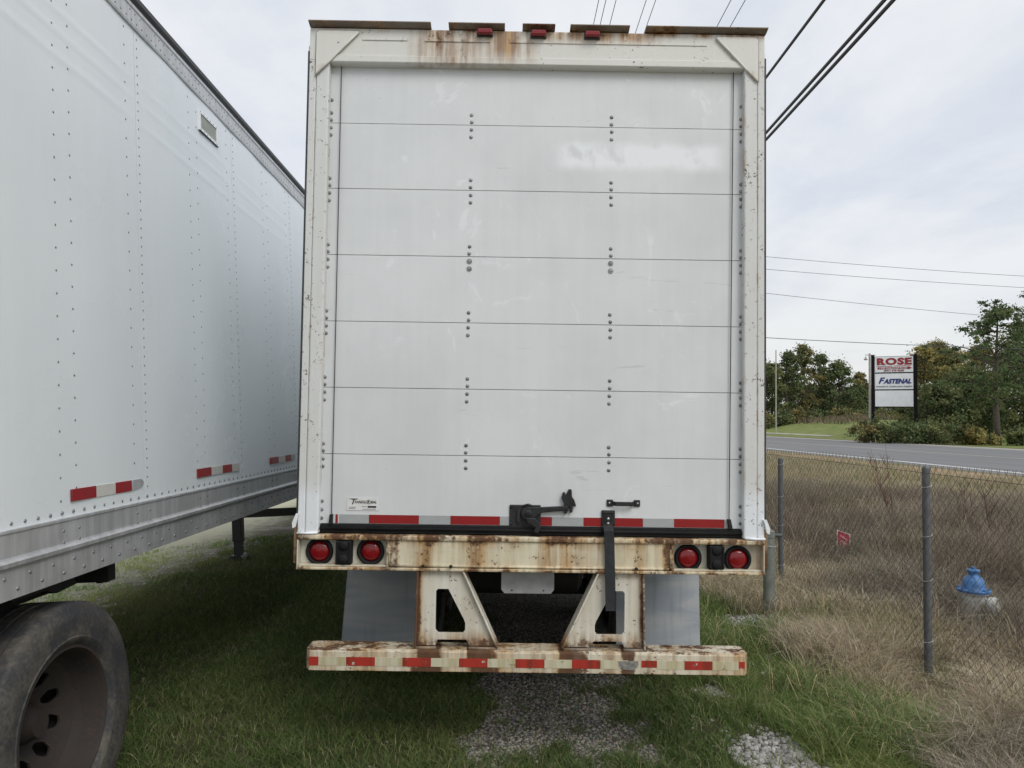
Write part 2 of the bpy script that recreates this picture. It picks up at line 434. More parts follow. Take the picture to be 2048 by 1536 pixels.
def m_bcream(b):
    p = b.pos(); bl = b.noise(p, 12, 6, 0.7); st = b.noise(b.vmul(p, (26, 26, 2)), 1.0, 4)
    col = b.mix(b.ss(st, 0.38, 0.66), (0.58, 0.55, 0.40), (0.46, 0.40, 0.23))
    col = b.mix(b.ss(bl, 0.60, 0.66)*0.8, col, (0.24, 0.14, 0.06))
    return dict(color=col, rough=0.5)
M_BCREAM = mat('yellowed white film', m_bcream)
def m_lens(b):
    p = b.pos(); x, y, z = b.sep(p); v = b.vor(p, 150)
    return dict(color=b.mix(b.ss(v, 0.1, 0.7), (0.27, 0.006, 0.010), (0.17, 0.004, 0.007)), rough=0.16, normal=b.bump(v, 0.15, 0.002), spec=0.5, coat=0.2)
M_LENS = mat('red lamp lens', m_lens)
def m_flap(b):
    p = b.pos(); sm = b.noise(b.vmul(p, (1.2, 1, 7)), 1.0, 4, 0.55, 0.6); st = b.noise(b.vmul(p, (24, 1, 2)), 1.0, 4)
    col = b.mix(b.ss(sm, 0.38, 0.62), (0.33, 0.365, 0.41), (0.45, 0.465, 0.48))
    col = b.mix(b.ss(st, 0.5, 0.75)*0.35, col, (0.20, 0.20, 0.20))
    return dict(color=col, rough=0.55, normal=b.bump(sm, 0.1, 0.02))
M_FLAP = mat('grey mud flap', m_flap)
M_PLATE = plain('grey holder plate', (0.36, 0.36, 0.37), 0.5, 0.2, 0.12, 14)
def m_tyre(b):
    p = b.pos(); bl = b.noise(p, 5, 5, 0.65); fi = b.noise(p, 60, 4)
    col = b.mix(b.ss(bl*0.7+fi*0.3, 0.40, 0.68), (0.030, 0.031, 0.035), (0.115, 0.102, 0.080))
    return dict(color=col, rough=0.72, normal=b.bump(fi*0.6+b.noise(p, 160, 2)*0.4, 0.35, 0.004))
M_TYRE = mat('old tyre rubber', m_tyre)
def m_rim(b):
    p = b.pos(); bl = b.noise(p, 7, 6, 0.65); fi = b.noise(p, 60, 4)
    col = b.mix(b.ss(bl, 0.36, 0.64), (0.036, 0.027, 0.021), (0.026, 0.023, 0.021))
    col = b.mix(b.ss(fi*0.5+bl*0.5, 0.54, 0.62)*0.7, col, (0.062, 0.030, 0.017))
    return dict(color=col, rough=0.8, metal=0.1, normal=b.bump(fi, 0.3, 0.004))
M_RIM = mat('rusty wheel steel', m_rim)
M_GALV = plain('galvanised post', (0.115, 0.122, 0.125), 0.55, 0.25, 0.18, 14)
M_WIRE = plain('fence wire', (0.062, 0.058, 0.054), 0.7, 0.1, 0.4, 30)
M_TIE = plain('tie wire', (0.52, 0.52, 0.50), 0.5, 0.3, 0.15, 30)
M_BOLLARD = plain('grey green bollard paint', (0.175, 0.19, 0.165), 0.6, 0.0, 0.2, 12, bump=0.15)
M_HBLUE = plain('hydrant blue paint', (0.045, 0.145, 0.34), 0.45, 0.0, 0.35, 22, bump=0.25)
M_HWHITE = plain('hydrant white paint', (0.50, 0.51, 0.50), 0.5, 0.0, 0.22, 14, bump=0.2)
M_WOOD = plain('pole wood', (0.13, 0.105, 0.08), 0.85, 0.0, 0.3, 10, bump=0.3)
M_PALEPOLE = plain('pale pole', (0.36, 0.34, 0.30), 0.7, 0.0, 0.15, 3)
M_CABLE = plain('black cable', (0.016, 0.017, 0.017), 0.5, 0.0, 0.3, 20)
M_THIN = plain('thin wire', (0.055, 0.06, 0.068), 0.5, 0.3, 0.2, 20)
M_SIGNBLK = plain('black sign steel', (0.006, 0.006, 0.007), 0.7, 0.0, 0.3, 2, spec=0.15)
M_SIGNWHT = plain('sign face', (0.74, 0.76, 0.78), 0.4, 0.0, 0.05, 1.2)
M_SIGNRED = plain('sign red', (0.26, 0.012, 0.018), 0.5, 0.0, 0.08, 2)
M_SIGNBLUE = plain('sign blue', (0.012, 0.028, 0.17), 0.5, 0.0, 0.08, 2)
M_SIGNGREY = plain('sign grey', (0.16, 0.16, 0.17), 0.5, 0.0, 0.1, 2)
M_LABEL = plain('label film', (0.72, 0.72, 0.70), 0.4, 0.0, 0.05, 30)
M_INK = plain('label ink', (0.02, 0.02, 0.02), 0.5)
M_WEED = plain('dry weed stem', (0.13, 0.085, 0.060), 0.9, 0.0, 0.4, 6)
M_LITTER = plain('white paper', (0.62, 0.60, 0.54), 0.7, 0.0, 0.2, 20)
M_FLAGRED = plain('marker red', (0.34, 0.022, 0.045), 0.6, 0.0, 0.2, 30)
def m_leafy(name, rough=0.7, tl=0.35):
    def fn(b):
        c = b.attr('Col', 'Color'); return dict(color=c, rough=rough, spec=0.25)
    m = mat(name, fn); nt = m.node_tree; b = NB(nt)
    if tl > 0:
        t = nt.nodes.new('ShaderNodeBsdfTranslucent'); nt.links.new(b.attr('Col', 'Color').k, t.inputs[0])
        ms = nt.nodes.new('ShaderNodeMixShader'); ms.inputs[0].default_value = tl
        nt.links.new(nt.nodes['Principled BSDF'].outputs[0], ms.inputs[1]); nt.links.new(t.outputs[0], ms.inputs[2])
        nt.links.new(ms.outputs[0], nt.nodes['Material Output'].inputs['Surface'])
    return m
M_GRASS = m_leafy('grass blades', 0.65)
M_DRY = m_leafy('dry grass', 0.85)
M_LEAF = m_leafy('leaves', 0.7)
M_STONE = m_leafy('limestone gravel', 0.9, 0.0)
M_BARK = plain('bark', (0.075, 0.060, 0.048), 0.9, 0.0, 0.35, 4, bump=0.3)

# ------------------------------------------------------------------ ground, road
def gh(x, y):
    x = np.asarray(x, float); y = np.asarray(y, float)
    h = -0.06*np.clip(-(x+1.9), 0, 4.5)
    h = h+3.6*sst(x, 52, 80)*sst(y, 88, 125)
    near = np.exp(-((x-1)**2+(y-6)**2)/400.0)
    h = h+near*(0.05*(vnoise(x, y, 0.9, 3, 1)-0.5))
    h = h+0.10*np.exp(-(((x-2.9)/0.55)**2+((y-6.75)/0.35)**2))
    h = h+0.05*sst(x, 2.2, 3.2)*np.exp(-((y-6)/8)**2)
    return h
def g1(x, y): return float(gh(x, y))
def gravel_mask(x, y):
    x = np.asarray(x, float); y = np.asarray(y, float)
    n = vnoise(x, y, 2.3, 4, 2); n2 = vnoise(x, y, 7.0, 3, 3)
    lane = sst(x, -0.50, 0.20)*sst(-x, -1.30, -0.65)*sst(y, 3.3, 4.7)
    a = np.exp(-(((x-1.58)/0.30)**2+((y-4.15)/0.42)**2)*1.1)
    c = np.exp(-(((x-1.45)/0.26)**2+((y-5.05)/0.20)**2))*0.62
    d = np.exp(-(((x-2.28)/0.36)**2+((y-7.0)/0.32)**2))*0.9
    e = 0.44*sst(-x, 3.5, 4.4)
    m = np.maximum.reduce([lane*0.84, a, c, d, e])
    return sst(m*1.12+1.5*(n-0.5)+0.9*(n2-0.5), 0.34, 0.66)*(m > 0.10)
def dry_mask(x, y):
    x = np.asarray(x, float); y = np.asarray(y, float)
    n = vnoise(x, y, 1.3, 4, 4)
    edge = 2.45-0.40*sst(y, 5.5, 8.0)
    return sst(x+0.9*(n-0.5), edge-0.22, edge+0.28)
def axis_pts(segs):
    out = []
    for a, c, st in segs: out.append(np.arange(a, c, st))
    return np.unique(np.round(np.concatenate(out+[[segs[-1][1]]]), 4))
gx = axis_pts([(-900, -100, 100), (-100, -20, 10), (-20, -7, 1), (-7, 9, 0.09), (9, 30, 0.6), (30, 100, 3), (100, 300, 20), (300, 1200, 100)])
gy = axis_pts([(-300, -20, 40), (-20, 2, 2), (2, 14, 0.09), (14, 40, 0.6), (40, 260, 5), (260, 600, 40), (600, 1800, 200)])
GX, GY = np.meshgrid(gx, gy); vx = GX.ravel(); vy = GY.ravel(); vz = gh(vx, vy)
nx_, ny_ = len(gx), len(gy)
ii = (np.arange(ny_-1)[:, None]*nx_+np.arange(nx_-1)[None, :]).ravel()
fl = np.stack([ii, ii+1, ii+1+nx_, ii+nx_], 1).ravel()
def m_ground(b):
    p = b.pos(); x, y, z = b.sep(p)
    gr = b.attr('gravel'); dr = b.attr('dry')
    n1 = b.noise(p, 0.5, 6, 0.62); n2 = b.noise(p, 6, 5, 0.65); n3 = b.noise(p, 45, 4, 0.6); v = b.vor(p, 42); vc = b.vor(p, 42, 'F1', 'Color')
    soil = b.mix(b.ss(n2, 0.35, 0.65), (0.045, 0.050, 0.022), (0.085, 0.074, 0.045))
    dryc = b.mix(b.ss(n2*0.5+n3*0.5, 0.36, 0.64), (0.17, 0.135, 0.095), (0.38, 0.31, 0.22))
    stones = b.mix(b.ss(v, 0.0, 0.5), b.mix(0.35, (0.36, 0.34, 0.31), vc), (0.10, 0.09, 0.075))
    col = b.mix(dr, soil, dryc); col = b.mix(gr, col, stones)
    # roadside verge: mown grass, tan dirt by the asphalt; green field beyond the road
    verge = b.mix(b.ss(n1*0.6+n2*0.4, 0.40, 0.62), (0.095, 0.105, 0.042), (0.22, 0.19, 0.105))
    far = b.ss(x, 7.0, 15.0)
    col = b.mix(far*0.85, col, verge)
    dirt = b.win(x, 17.2, 20.2, 0.9)*b.ss(b.noise(b.vmul(p, (0.5, 0.12, 1)), 1.0, 4), 0.36, 0.58)
    col = b.mix(dirt, col, b.mix(n2, (0.26, 0.185, 0.11), (0.40, 0.30, 0.19)))
    field = b.mix(b.ss(n1, 0.35, 0.65), (0.12, 0.165, 0.042), (0.21, 0.225, 0.080))
    col = b.mix(b.ss(x, 49.9, 50.4), col, field)
    edge = b.win(x, 50.0, 52.0, 0.4)
    col = b.mix(edge*0.8, col, (0.075, 0.055, 0.030))
    lit_lot = b.ss(x+(n2-0.5)*2.0, -4.0, -5.6)
    col = b.mix(lit_lot, col, b.mix(n2, (0.30, 0.30, 0.16), (0.55, 0.53, 0.44)))  # pale gravel lot, lightened further to paint in daylight past the left trailer
    return dict(color=col, rough=0.95, spec=0.2, normal=b.bump(n3*0.5+v*0.5, 0.6, 0.02))
M_GROUND = mat('ground', m_ground)
ground = npmesh('ground', np.stack([vx, vy, vz], 1), fl, np.full(len(ii), 4), M_GROUND,
                dict(gravel=gravel_mask(vx, vy), dry=dry_mask(vx, vy)), smooth=True)
tag(ground, kind='structure')

def strip(name, x0, x1, y0, y1, z, m, step=20, kind='structure'):
    ys = np.arange(y0, y1+step, step); vs = []; fs = []
    for q in ys: vs += [(x0, q, z), (x1, q, z)]
    for i in range(len(ys)-1): fs.append((2*i, 2*i+1, 2*i+3, 2*i+2))
    o = MB().add(vs, fs).build(name, m, fix=False); tag(o, kind=kind); return o
def m_asphalt(b):
    p = b.pos(); n = b.noise(b.vmul(p, (0.8, 0.05, 1)), 1.0, 4, 0.6); f = b.noise(p, 30, 3)
    col = b.mix(b.ss(n, 0.35, 0.65), (0.130, 0.129, 0.133), (0.178, 0.175, 0.176))
    return dict(color=b.mix(f*0.3, col, (0.19, 0.19, 0.19)), rough=0.85)
M_ASPH = mat('asphalt', m_asphalt)
def m_line(c):
    def fn(b):
        n = b.noise(b.pos(), 3, 5, 0.7); return dict(color=b.mix(b.ss(n, 0.52, 0.72)*0.5, c, (0.2, 0.2, 0.2)), rough=0.7)
    return fn
M_LINEW = mat('white road paint', m_line((0.72, 0.72, 0.70))); M_LINEY = mat('faded road paint', m_line((0.55, 0.50, 0.40)))
M_CONC = plain('pale concrete', (0.36, 0.33, 0.29), 0.9, 0.0, 0.2, 0.8)
strip('road', 20.6, 47.6, -120, 700, 0.010, M_ASPH)
strip('road_shoulder', 47.6, 50.0, -120, 700, 0.012, M_CONC)
strip('road_line', 21.85, 22.2, -120, 700, 0.016, M_LINEW)
strip('road_line', 33.1, 33.35, -120, 700, 0.016, M_LINEY)
strip('road_line', 46.9, 47.15, -120, 700, 0.016, M_LINEW)
# pale path across the field beyond the road, laid on the slope
pv = []; pf = []
for k, yq in enumerate(np.arange(128, 330, 4.0)):
    xa = 56.5+0.02*(yq-128); pv += [(xa, yq, g1(xa, yq)+0.05), (xa+1.4, yq, g1(xa+1.4, yq)+0.05)]
    if k: pf.append((2*k-2, 2*k-1, 2*k+1, 2*k))
tag(MB().add(pv, pf).build('path', M_CONC, fix=False), kind='structure')

# ------------------------------------------------------------------ blades and stones
def blades(name, x, y, h, w, lean, col, m, curve=0.5, gain=1.45):
    n = len(x); az = RNG.random(n)*2*math.pi; fa = RNG.random(n)*2*math.pi
    z = gh(x, y)-0.01
    lx, ly = np.cos(az)*lean*h, np.sin(az)*lean*h; wx, wy = np.cos(fa)*w/2, np.sin(fa)*w/2
    V = np.zeros((n, 5, 3))
    V[:, 0] = np.stack([x-wx, y-wy, z], 1); V[:, 1] = np.stack([x+wx, y+wy, z], 1)
    mx, my, mz = x+lx*0.36, y+ly*0.36, z+h*0.58
    V[:, 2] = np.stack([mx-wx*0.75, my-wy*0.75, mz], 1); V[:, 3] = np.stack([mx+wx*0.75, my+wy*0.75, mz], 1)
    V[:, 4] = np.stack([x+lx, y+ly, z+h*(1-0.35*np.clip(lean, 0, 1.6)*curve)], 1)
    base = (np.arange(n)*5)[:, None]
    F = np.concatenate([base+np.array([0, 1, 3, 2])[None], base+np.array([2, 3, 4])[None]], 1).ravel()
    C = np.clip(np.repeat(col[:, None, :], 5, 1).reshape(-1, 3)*gain, 0, .85)
    o = npmesh(name, V.reshape(-1, 3), F, np.tile([4, 3], n), m, dict(Col=C)); return o
def polar(n, r0, r1, a0, a1, p=0.5):
    u = RNG.random(n); q = 1-p
    r = (r0**q+(r1**q-r0**q)*u)**(1/q); a = np.radians(a0+(a1-a0)*RNG.random(n))
    return r*np.sin(a), r*np.cos(a)
def pal(n, cols, wts):
    c = np.array(cols)[RNG.choice(len(cols), n, p=np.array(wts)/sum(wts))]; return c*(0.75+0.5*RNG.random((n, 1)))
def under(x, y): return (x > -1.1) & (x < 1.35) & (y > 5.6)
# green grass
x, y = polar(420000, 3.3, 13, -38, 32, 0.8)
gm = gravel_mask(x, y); dm = dry_mask(x, y)
dens = vnoise(x, y, 3.0, 3, 5)
keep = (RNG.random(len(x)) < (1-0.94*gm)*(1-0.85*dm)*(0.45+0.75*sst(dens, 0.3, 0.62))) & ~(under(x, y) & (RNG.random(len(x)) < 0.8)) & (y > 3.3) & ~((x < -4.2) & (RNG.random(len(x)) < 0.35))
x, y = x[keep], y[keep]; r = np.hypot(x, y); n = len(x)
long_ = sst(x, 0.9, 2.1)*sst(vnoise(x, y, 1.6, 3, 6), 0.25, 0.7)
hh = (0.035+0.05*RNG.random(n))*(0.7+0.6*vnoise(x, y, 1.2, 3, 7))*(1+2.3*long_*(0.4+0.8*RNG.random(n)))
col = pal(n, [(0.070, 0.122, 0.030), (0.108, 0.162, 0.046), (0.155, 0.188, 0.066), (0.32, 0.29, 0.16)], [4, 4, 2.4, 1.0])
yl = sst(vnoise(x, y, 0.8, 3, 8), 0.45, 0.75)[:, None]*np.where(x < -3.3, 1.0, 0.5)[:, None]
col = col*(1-0.45*yl)+np.array([[0.26, 0.25, 0.09]])*0.45*yl
col = col*(0.74+0.42*sst(x, 0.9, 2.0)+0.9*sst(-x, 3.9, 4.8))[:, None]  # shade under the trailers and daylight at both sides painted into the blades
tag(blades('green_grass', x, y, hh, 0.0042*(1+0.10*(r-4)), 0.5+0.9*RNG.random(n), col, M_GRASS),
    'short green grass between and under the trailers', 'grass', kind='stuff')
# a few bigger tufts
tx = []; ty = []
for cx_, cy_, k, sp in [(2.18, 4.22, 500, .10), (2.05, 5.1, 260, .12), (1.75, 6.2, 260, .14), (2.2, 4.75, 240, .12), (1.35, 5.6, 200, .10), (2.32, 4.55, 300, .12), (2.0, 6.0, 240, .13), (1.9, 4.2, 160, .09), (1.72, 7.2, 260, .2), (1.55, 6.6, 240, .16)]:
    tx.append(cx_+RNG.normal(0, sp, k)); ty.append(cy_+RNG.normal(0, sp, k))
x = np.concatenate(tx); y = np.concatenate(ty); n = len(x)
tag(blades('tall_grass', x, y, 0.14+0.22*RNG.random(n), np.full(n, 0.0055), 0.5+0.9*RNG.random(n),
           pal(n, [(0.095, 0.145, 0.042), (0.150, 0.190, 0.070), (0.26, 0.255, 0.115), (0.40, 0.33, 0.19)], [4, 3, 1.8, 1.0]), M_GRASS, 1.0),
    'tall green grass tufts along the fence side', 'grass', kind='stuff')
# dry grass and weeds
x, y = polar(560000, 3.6, 22, 10, 41, 0.9)
dm = dry_mask(x, y); gm = gravel_mask(x, y); cl_ = vnoise(x, y, 1.5, 4, 9)
dist2 = ((x-2.75)/0.75)**2+((y-6.6)/0.28)**2
hyd = atZ(1948, 1272, 0.05); dh = np.exp(-(((x-hyd.x+.15)/.34)**2+((y-hyd.y+.28)/.55)**2))+0.9*np.exp(-(((x-4.15)/.45)**2+((y-8.8)/.75)**2)); dh = np.clip(dh*1.25, 0, 1)
keep = (RNG.random(len(x)) < dm*(1-0.9*gm)*(0.35+0.9*sst(cl_, 0.3, 0.65))*(1-0.75*np.exp(-dist2))*(1-0.93*dh)*(1-0.93*np.exp(-(((x-2.4)/.32)**2+((y-6.75)/.42)**2)*1.2))*(1-0.9*np.exp(-(((x-2.88)/.26)**2+((y-4.95)/.45)**2)))) & (x < 12)
x, y = x[keep], y[keep]; r = np.hypot(x, y); n = len(x); cl_ = vnoise(x, y, 1.5, 4, 9); c3 = vnoise(x, y, 0.55, 3, 12)
hh = (0.10+0.26*RNG.random(n)**1.4)*(0.55+0.9*cl_)*(1+0.50*sst(x, 3.15, 4.2)*(0.4+0.9*sst(c3, 0.35, 0.62))*(1+0.5*sst(y, 9, 13)))
ang_ = np.degrees(np.arctan2(x, y)); hh = hh*(1-0.72*np.exp(-((ang_-30.2)/2.6)**2)*(y < 5.5)*(y > 4.25))
ps = np.array([(0.52, 0.43, 0.30), (0.42, 0.345, 0.25), (0.27, 0.215, 0.165), (0.62, 0.55, 0.42), (0.24, 0.235, 0.11)])
grey = sst(c3, 0.42, 0.62)[:, None]
col = pal(n, ps, [3, 3.2, 2.6, 1.4, 1.2]); col = col*(1-grey*np.array([[0.30, 0.28, 0.23]]))
gy_ = (sst(vnoise(x, y, 0.9, 3, 14), 0.52, 0.72)*0.45)[:, None]; col = col*(1-gy_)+np.array([[0.28, 0.26, 0.13]])*gy_
tag(blades('dry_grass', x, y, hh, 0.0042*(1+0.09*(r-4)), 0.35+1.2*RNG.random(n), col*(1-0.22*sst(x, 3.2, 4.4))[:, None]*np.where(RNG.random(n) < .22, .5, 1.0)[:, None], M_DRY, 0.8),
    'tangled dry tan grass and weeds around the chain link fence', 'grass', kind='stuff')
# taller grey-brown brush further in behind the fence
x, y = polar(150000, 5.2, 19, 19, 38, 0.8); ang = np.degrees(np.arctan2(x, y)); c5 = vnoise(x, y, 0.8, 4, 16)
vis = ((np.abs(ang-25.0) < 1.6) & (y < 10.0)) | ((np.abs(ang-32.7) < 2.3) & (y < 7.3))
k = (x > 3.5+0.6*vnoise(x, y, 1.1, 2, 17)) & ~vis & (RNG.random(len(x)) < sst(c5, 0.42, 0.56)*(0.35+0.65*sst(y, 6.0, 8.5))*(1-0.7*sst(x, 7, 10)))
x, y = x[k], y[k]; n = len(x); r = np.hypot(x, y)
tag(blades('dry_brush', x, y, (0.28+0.52*RNG.random(n)**1.3)*(0.55+0.85*vnoise(x, y, 0.9, 3, 18)), 0.0036*(1+0.10*(r-4)), 0.15+0.85*RNG.random(n),
           pal(n, [(0.30, 0.235, 0.18), (0.19, 0.150, 0.118), (0.10, 0.080, 0.064), (0.46, 0.39, 0.29), (0.13, 0.14, 0.055)], [3, 3, 3.4, 1.2, .8]), M_DRY, 0.6, 1.1),
    'taller grey brown brush standing behind the chain link fence', 'brush', kind='stuff')
# far verge clumps
x, y = polar(70000, 14, 55, 15, 40, 0.9); k = (x < 20.0) & (RNG.random(len(x)) < sst(vnoise(x, y, 0.5, 4, 10), 0.30, 0.6)*(1-0.8*sst(x, 14, 19)))
x, y = x[k], y[k]; n = len(x); r = np.hypot(x, y)
tag(blades('verge_grass', x, y, 0.12+0.25*RNG.random(n), 0.010*(1+0.04*(r-14)), 0.4+0.9*RNG.random(n),
           pal(n, [(0.32, 0.26, 0.175), (0.23, 0.185, 0.135), (0.18, 0.19, 0.08), (0.42, 0.34, 0.22)], [3, 3, 3, 1]), M_DRY),
    'patchy brown and green verge grass between fence and road', 'grass', kind='stuff')
# far rough grass at the top of the field, under the left trees
x = 70+70*RNG.random(14000); y = 150+130*RNG.random(14000); n = len(x)
tag(blades('rough_field_grass', x, y, 0.8+1.2*RNG.random(n), np.full(n, 0.20), 0.3+0.5*RNG.random(n),
           pal(n, [(0.15, 0.12, 0.085), (0.075, 0.085, 0.03), (0.17, 0.125, 0.10)], [3, 3, 2]), M_DRY),
    'tall rough grass at the far edge of the field', 'grass', kind='stuff')
# gravel stones
PH = (1+5**0.5)/2
ico = np.array([(-1, PH, 0), (1, PH, 0), (-1, -PH, 0), (1, -PH, 0), (0, -1, PH), (0, 1, PH), (0, -1, -PH), (0, 1, -PH), (PH, 0, -1), (PH, 0, 1), (-PH, 0, -1), (-PH, 0, 1)])/1.9
icf = np.array([(0,11,5),(0,5,1),(0,1,7),(0,7,10),(0,10,11),(1,5,9),(5,11,4),(11,10,2),(10,7,6),(7,1,8),(3,9,4),(3,4,2),(3,2,6),(3,6,8),(3,8,9),(4,9,5),(2,4,11),(6,2,10),(8,6,7),(9,8,1)])
x, y = polar(150000, 3.4, 13, -38, 24, 0.95); gm = gravel_mask(x, y)
k = (RNG.random(len(x)) < gm*0.8+0.006+0.03*((x > -.3) & (x < 2.3) & (y < 6))) & ~((x < -2.6) & (RNG.random(len(x)) < 0.55))
x, y = x[k][:30000], y[k][:30000]; n = len(x)
sz = (0.0045+0.0115*RNG.random(n)**2.0)*(1+0.35*(x > 1.1))*np.where((x > -1) & (x < 1.1), .75, 1.0)
V = ico[None]*(0.75+0.5*RNG.random((n, 12, 1)))*np.stack([sz*(0.8+0.5*RNG.random(n)), sz*(0.8+0.5*RNG.random(n)), sz*(0.55+0.3*RNG.random(n))], 1)[:, None]
an = RNG.random(n)*6.283; ca, sa = np.cos(an)[:, None], np.sin(an)[:, None]
V = np.stack([V[..., 0]*ca-V[..., 1]*sa, V[..., 0]*sa+V[..., 1]*ca, V[..., 2]], 2)
V = V+np.stack([x, y, gh(x, y)+sz*0.12], 1)[:, None]
F = ((np.arange(n)*12)[:, None, None]+icf[None]).ravel()
tone = (0.24+0.26*RNG.random(n))[:, None]*np.array([[1.0, 0.965, 0.91]])*np.where((x < 1.15)[:, None], np.where((x < -3.5)[:, None], np.array([[1.25, 1.22, 1.1]]), np.array([[.72, .68, .63]])), np.ones((1, 3)))  # shade painted on browner stones beneath the trailers, daylight on those at left
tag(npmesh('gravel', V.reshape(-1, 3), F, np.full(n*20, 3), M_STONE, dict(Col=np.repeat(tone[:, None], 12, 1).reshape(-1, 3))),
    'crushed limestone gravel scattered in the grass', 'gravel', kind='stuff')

# ================================================================== the box trailer with the roll-up door
YF = 4.03; YD = 4.08
XL, XR = CX-1.292, CX+1.292
TR = Vector((CX, YF, 0))
tr = empty('box_trailer', TR, 'white box trailer seen from behind with rusty rear frame and closed roll-up door', 'trailer')
def q(px, py, Y=YF):
    v = atY(px, py, Y); return v.x, v.z
def T(mb, name, m, parent=tr, **k): return mb.build(name, m, parent, org=TR, **k)
ZB, ZT = 1.03, 4.085       # bottom of sill, top of header
ZSILL = 1.222              # top of rear sill
XIL, XIR = XL+0.116, XR-0.116
ZH = 3.873
# body
T(MB().box(XL+0.02, XL+0.05, YF+0.16, YF+11.5, 1.12, 4.02), 'side_wall', M_SIDE)
T(MB().box(XR-0.05, XR-0.02, YF+0.16, YF+11.5, 1.12, 4.02), 'side_wall', M_SIDE)
T(MB().box(XL+0.02, XR-0.02, YF+0.16, YF+11.5, 4.022, 4.06), 'roof', M_SIDE)
T(MB().box(XL+0.05, XR-0.05, YF+11.45, YF+11.5, 1.12, 4.02), 'front_wall', M_SIDE)
fl_ = T(MB().box(XL+0.052, XR-0.052, YF+0.165, YF+11.44, 1.10, 1.16), 'floor', M_UNDER)
for k in range(16): T(MB().box(XL+0.06, XR-0.06, YF+0.5+k*0.66, YF+0.56+k*0.66, 1.0, 1.098), 'crossmember', M_UNDER, fl_)
for s in (-1, 1): T(MB().box(CX+s*0.45-0.05, CX+s*0.45+0.05, YF+0.3, YF+9.5, 0.82, 0.998), 'frame_rail', M_UNDER)
# corner posts: outer strip + proud inner strip, seam between
for s in (-1, 1):
    xo = CX+s*1.292; xi = CX+s*1.176; xm = CX+s*1.250
    po = T(MB().box(xo, xm+s*0.0015, YF+0.004, YF+0.17, ZSILL+0.002, ZT-0.012), 'corner_post', M_POST, bevel=0.006)
    T(MB().box(xm, xi, YF, YF+0.165, ZSILL+0.002, ZH+0.10), 'post_inner_channel', M_POST, po, bevel=0.009)
    # thin edge trim on the outside
    T(MB().box(xo+s*0.003, xo+s*0.011, YF+0.012, YF+0.16, 1.30, ZT-0.14), 'edge_trim', M_DARKTRIM, po)
    T(MB().box(xo+s*0.0005, xo+s*0.013, YF+0.03, YF+0.14, ZT-0.36, ZT-0.10), 'edge_clip', M_ALU, po, bevel=0.003)
    # fresh-painted bent guard plate near the foot
    g = MB(); g.prism([(xo-s*0.012, 1.335), (xo+s*0.006, 1.335), (xo+s*0.026, 1.285), (xo+s*0.022, 1.255), (xo+s*0.008, 1.262), (xo-s*0.004, 1.315)], YF-0.012, YF+0.0035)
    T(g, 'bent_guard_plate', M_FRESH, po)
    T(MB().box(xo+s*0.002, xo+s*0.022, YF+0.02, YF+0.15, ZB+0.03, 1.28), 'rusty_side_lip', M_DRIP, po)
    # weld bead at the foot
    T(MB().tube([(xo, YF-0.001, ZSILL+0.006), ((xo+xi)/2, YF-0.003, ZSILL+0.005), (xi+s*0.004, YF-0.001, ZSILL+0.008)], 0.008, 6), 'weld_bead', M_FRESH, po, smooth=True)
# header
hd = T(MB().box(XL, XR, YF+0.002, YF+0.17, ZH+0.014, ZT-0.010), 'header_beam', M_HEAD, bevel=0.006)
T(MB().prism([(YF-0.004, ZH+0.045), (YF-0.004, ZH+0.008), (YF+0.006, ZH), (YF+0.17, ZH-0.004), (YF+0.17, ZH+0.016), (YF+0.003, ZH+0.045)], XIL+0.002, XIR-0.002, 'x'), 'header_lower_lip', M_HEAD, hd, bevel=0.003)
# raised flat strip with the long crack lines
T(MB().box(XL+0.30, -0.60, YF-0.0028, YF+0.0005, ZT-0.078, ZT-0.062), 'header_seam_strip', M_HEAD, hd)
T(MB().box(-0.50, -0.13, YF-0.0034, YF+0.0005, ZT-0.080, ZT-0.066), 'header_seam_strip', M_HEAD, hd)
T(MB().box(-0.02, XR-0.33, YF-0.0022, YF+0.0005, ZT-0.080, ZT-0.062), 'header_seam_strip', M_HEAD, hd)
# gussets with weld beads
for s in (-1, 1):
    xo = CX+s*1.292
    P = lambda a, z: (xo-s*a, z)
    poly = [P(.040, ZT-.045), P(.055, ZT-.030), P(.275, ZT-.030), P(.280, ZT-.036), P(.045, ZT-.285), P(.040, ZT-.280)]
    g = T(MB().prism(poly, YF-0.010, YF-0.0015), 'corner_gusset', M_HEAD, bevel=0.002)
    pts = [(*P(.278, ZT-.036),), (*P(.20, ZT-.118),), (*P(.12, ZT-.204),), (*P(.043, ZT-.285),)]
    T(MB().tube([(a, YF-0.008, z) for a, z in pts], 0.0065, 6), 'weld_bead', M_HEAD, g, smooth=True)
    T(MB().tube([(a, YF-0.005, z) for a, z in (P(.040, ZT-.285), P(.040, ZT-.045), P(.055, ZT-.030), P(.278, ZT-.030))], 0.0035, 6), 'weld_line', M_DRIP, g)
# drip rail segments
for i, (a, c) in enumerate([(620, 863), (898, 1010), (1045, 1110), (1140, 1258), (1290, 1532)]):
    x0 = q(a, 55)[0]; x1 = q(c, 55)[0]
    x0 = max(x0, XL-0.006); x1 = min(x1, XR+0.008)
    m_ = MB().prism([(YF+0.05, ZT-0.006), (YF-0.004, ZT-0.006), (YF-0.040, ZT+0.007), (YF-0.040, ZT+0.012), (YF-0.004, ZT+0.002), (YF+0.05, ZT+0.002)], x0, x1, 'x')
    T(m_, 'drip_rail', M_DRIP)
T(MB().box(XL+0.01, XR-0.01, YF+0.012, YF+0.17, ZT-0.011, ZT-0.007), 'roof_edge_cap', M_DRIP, hd)
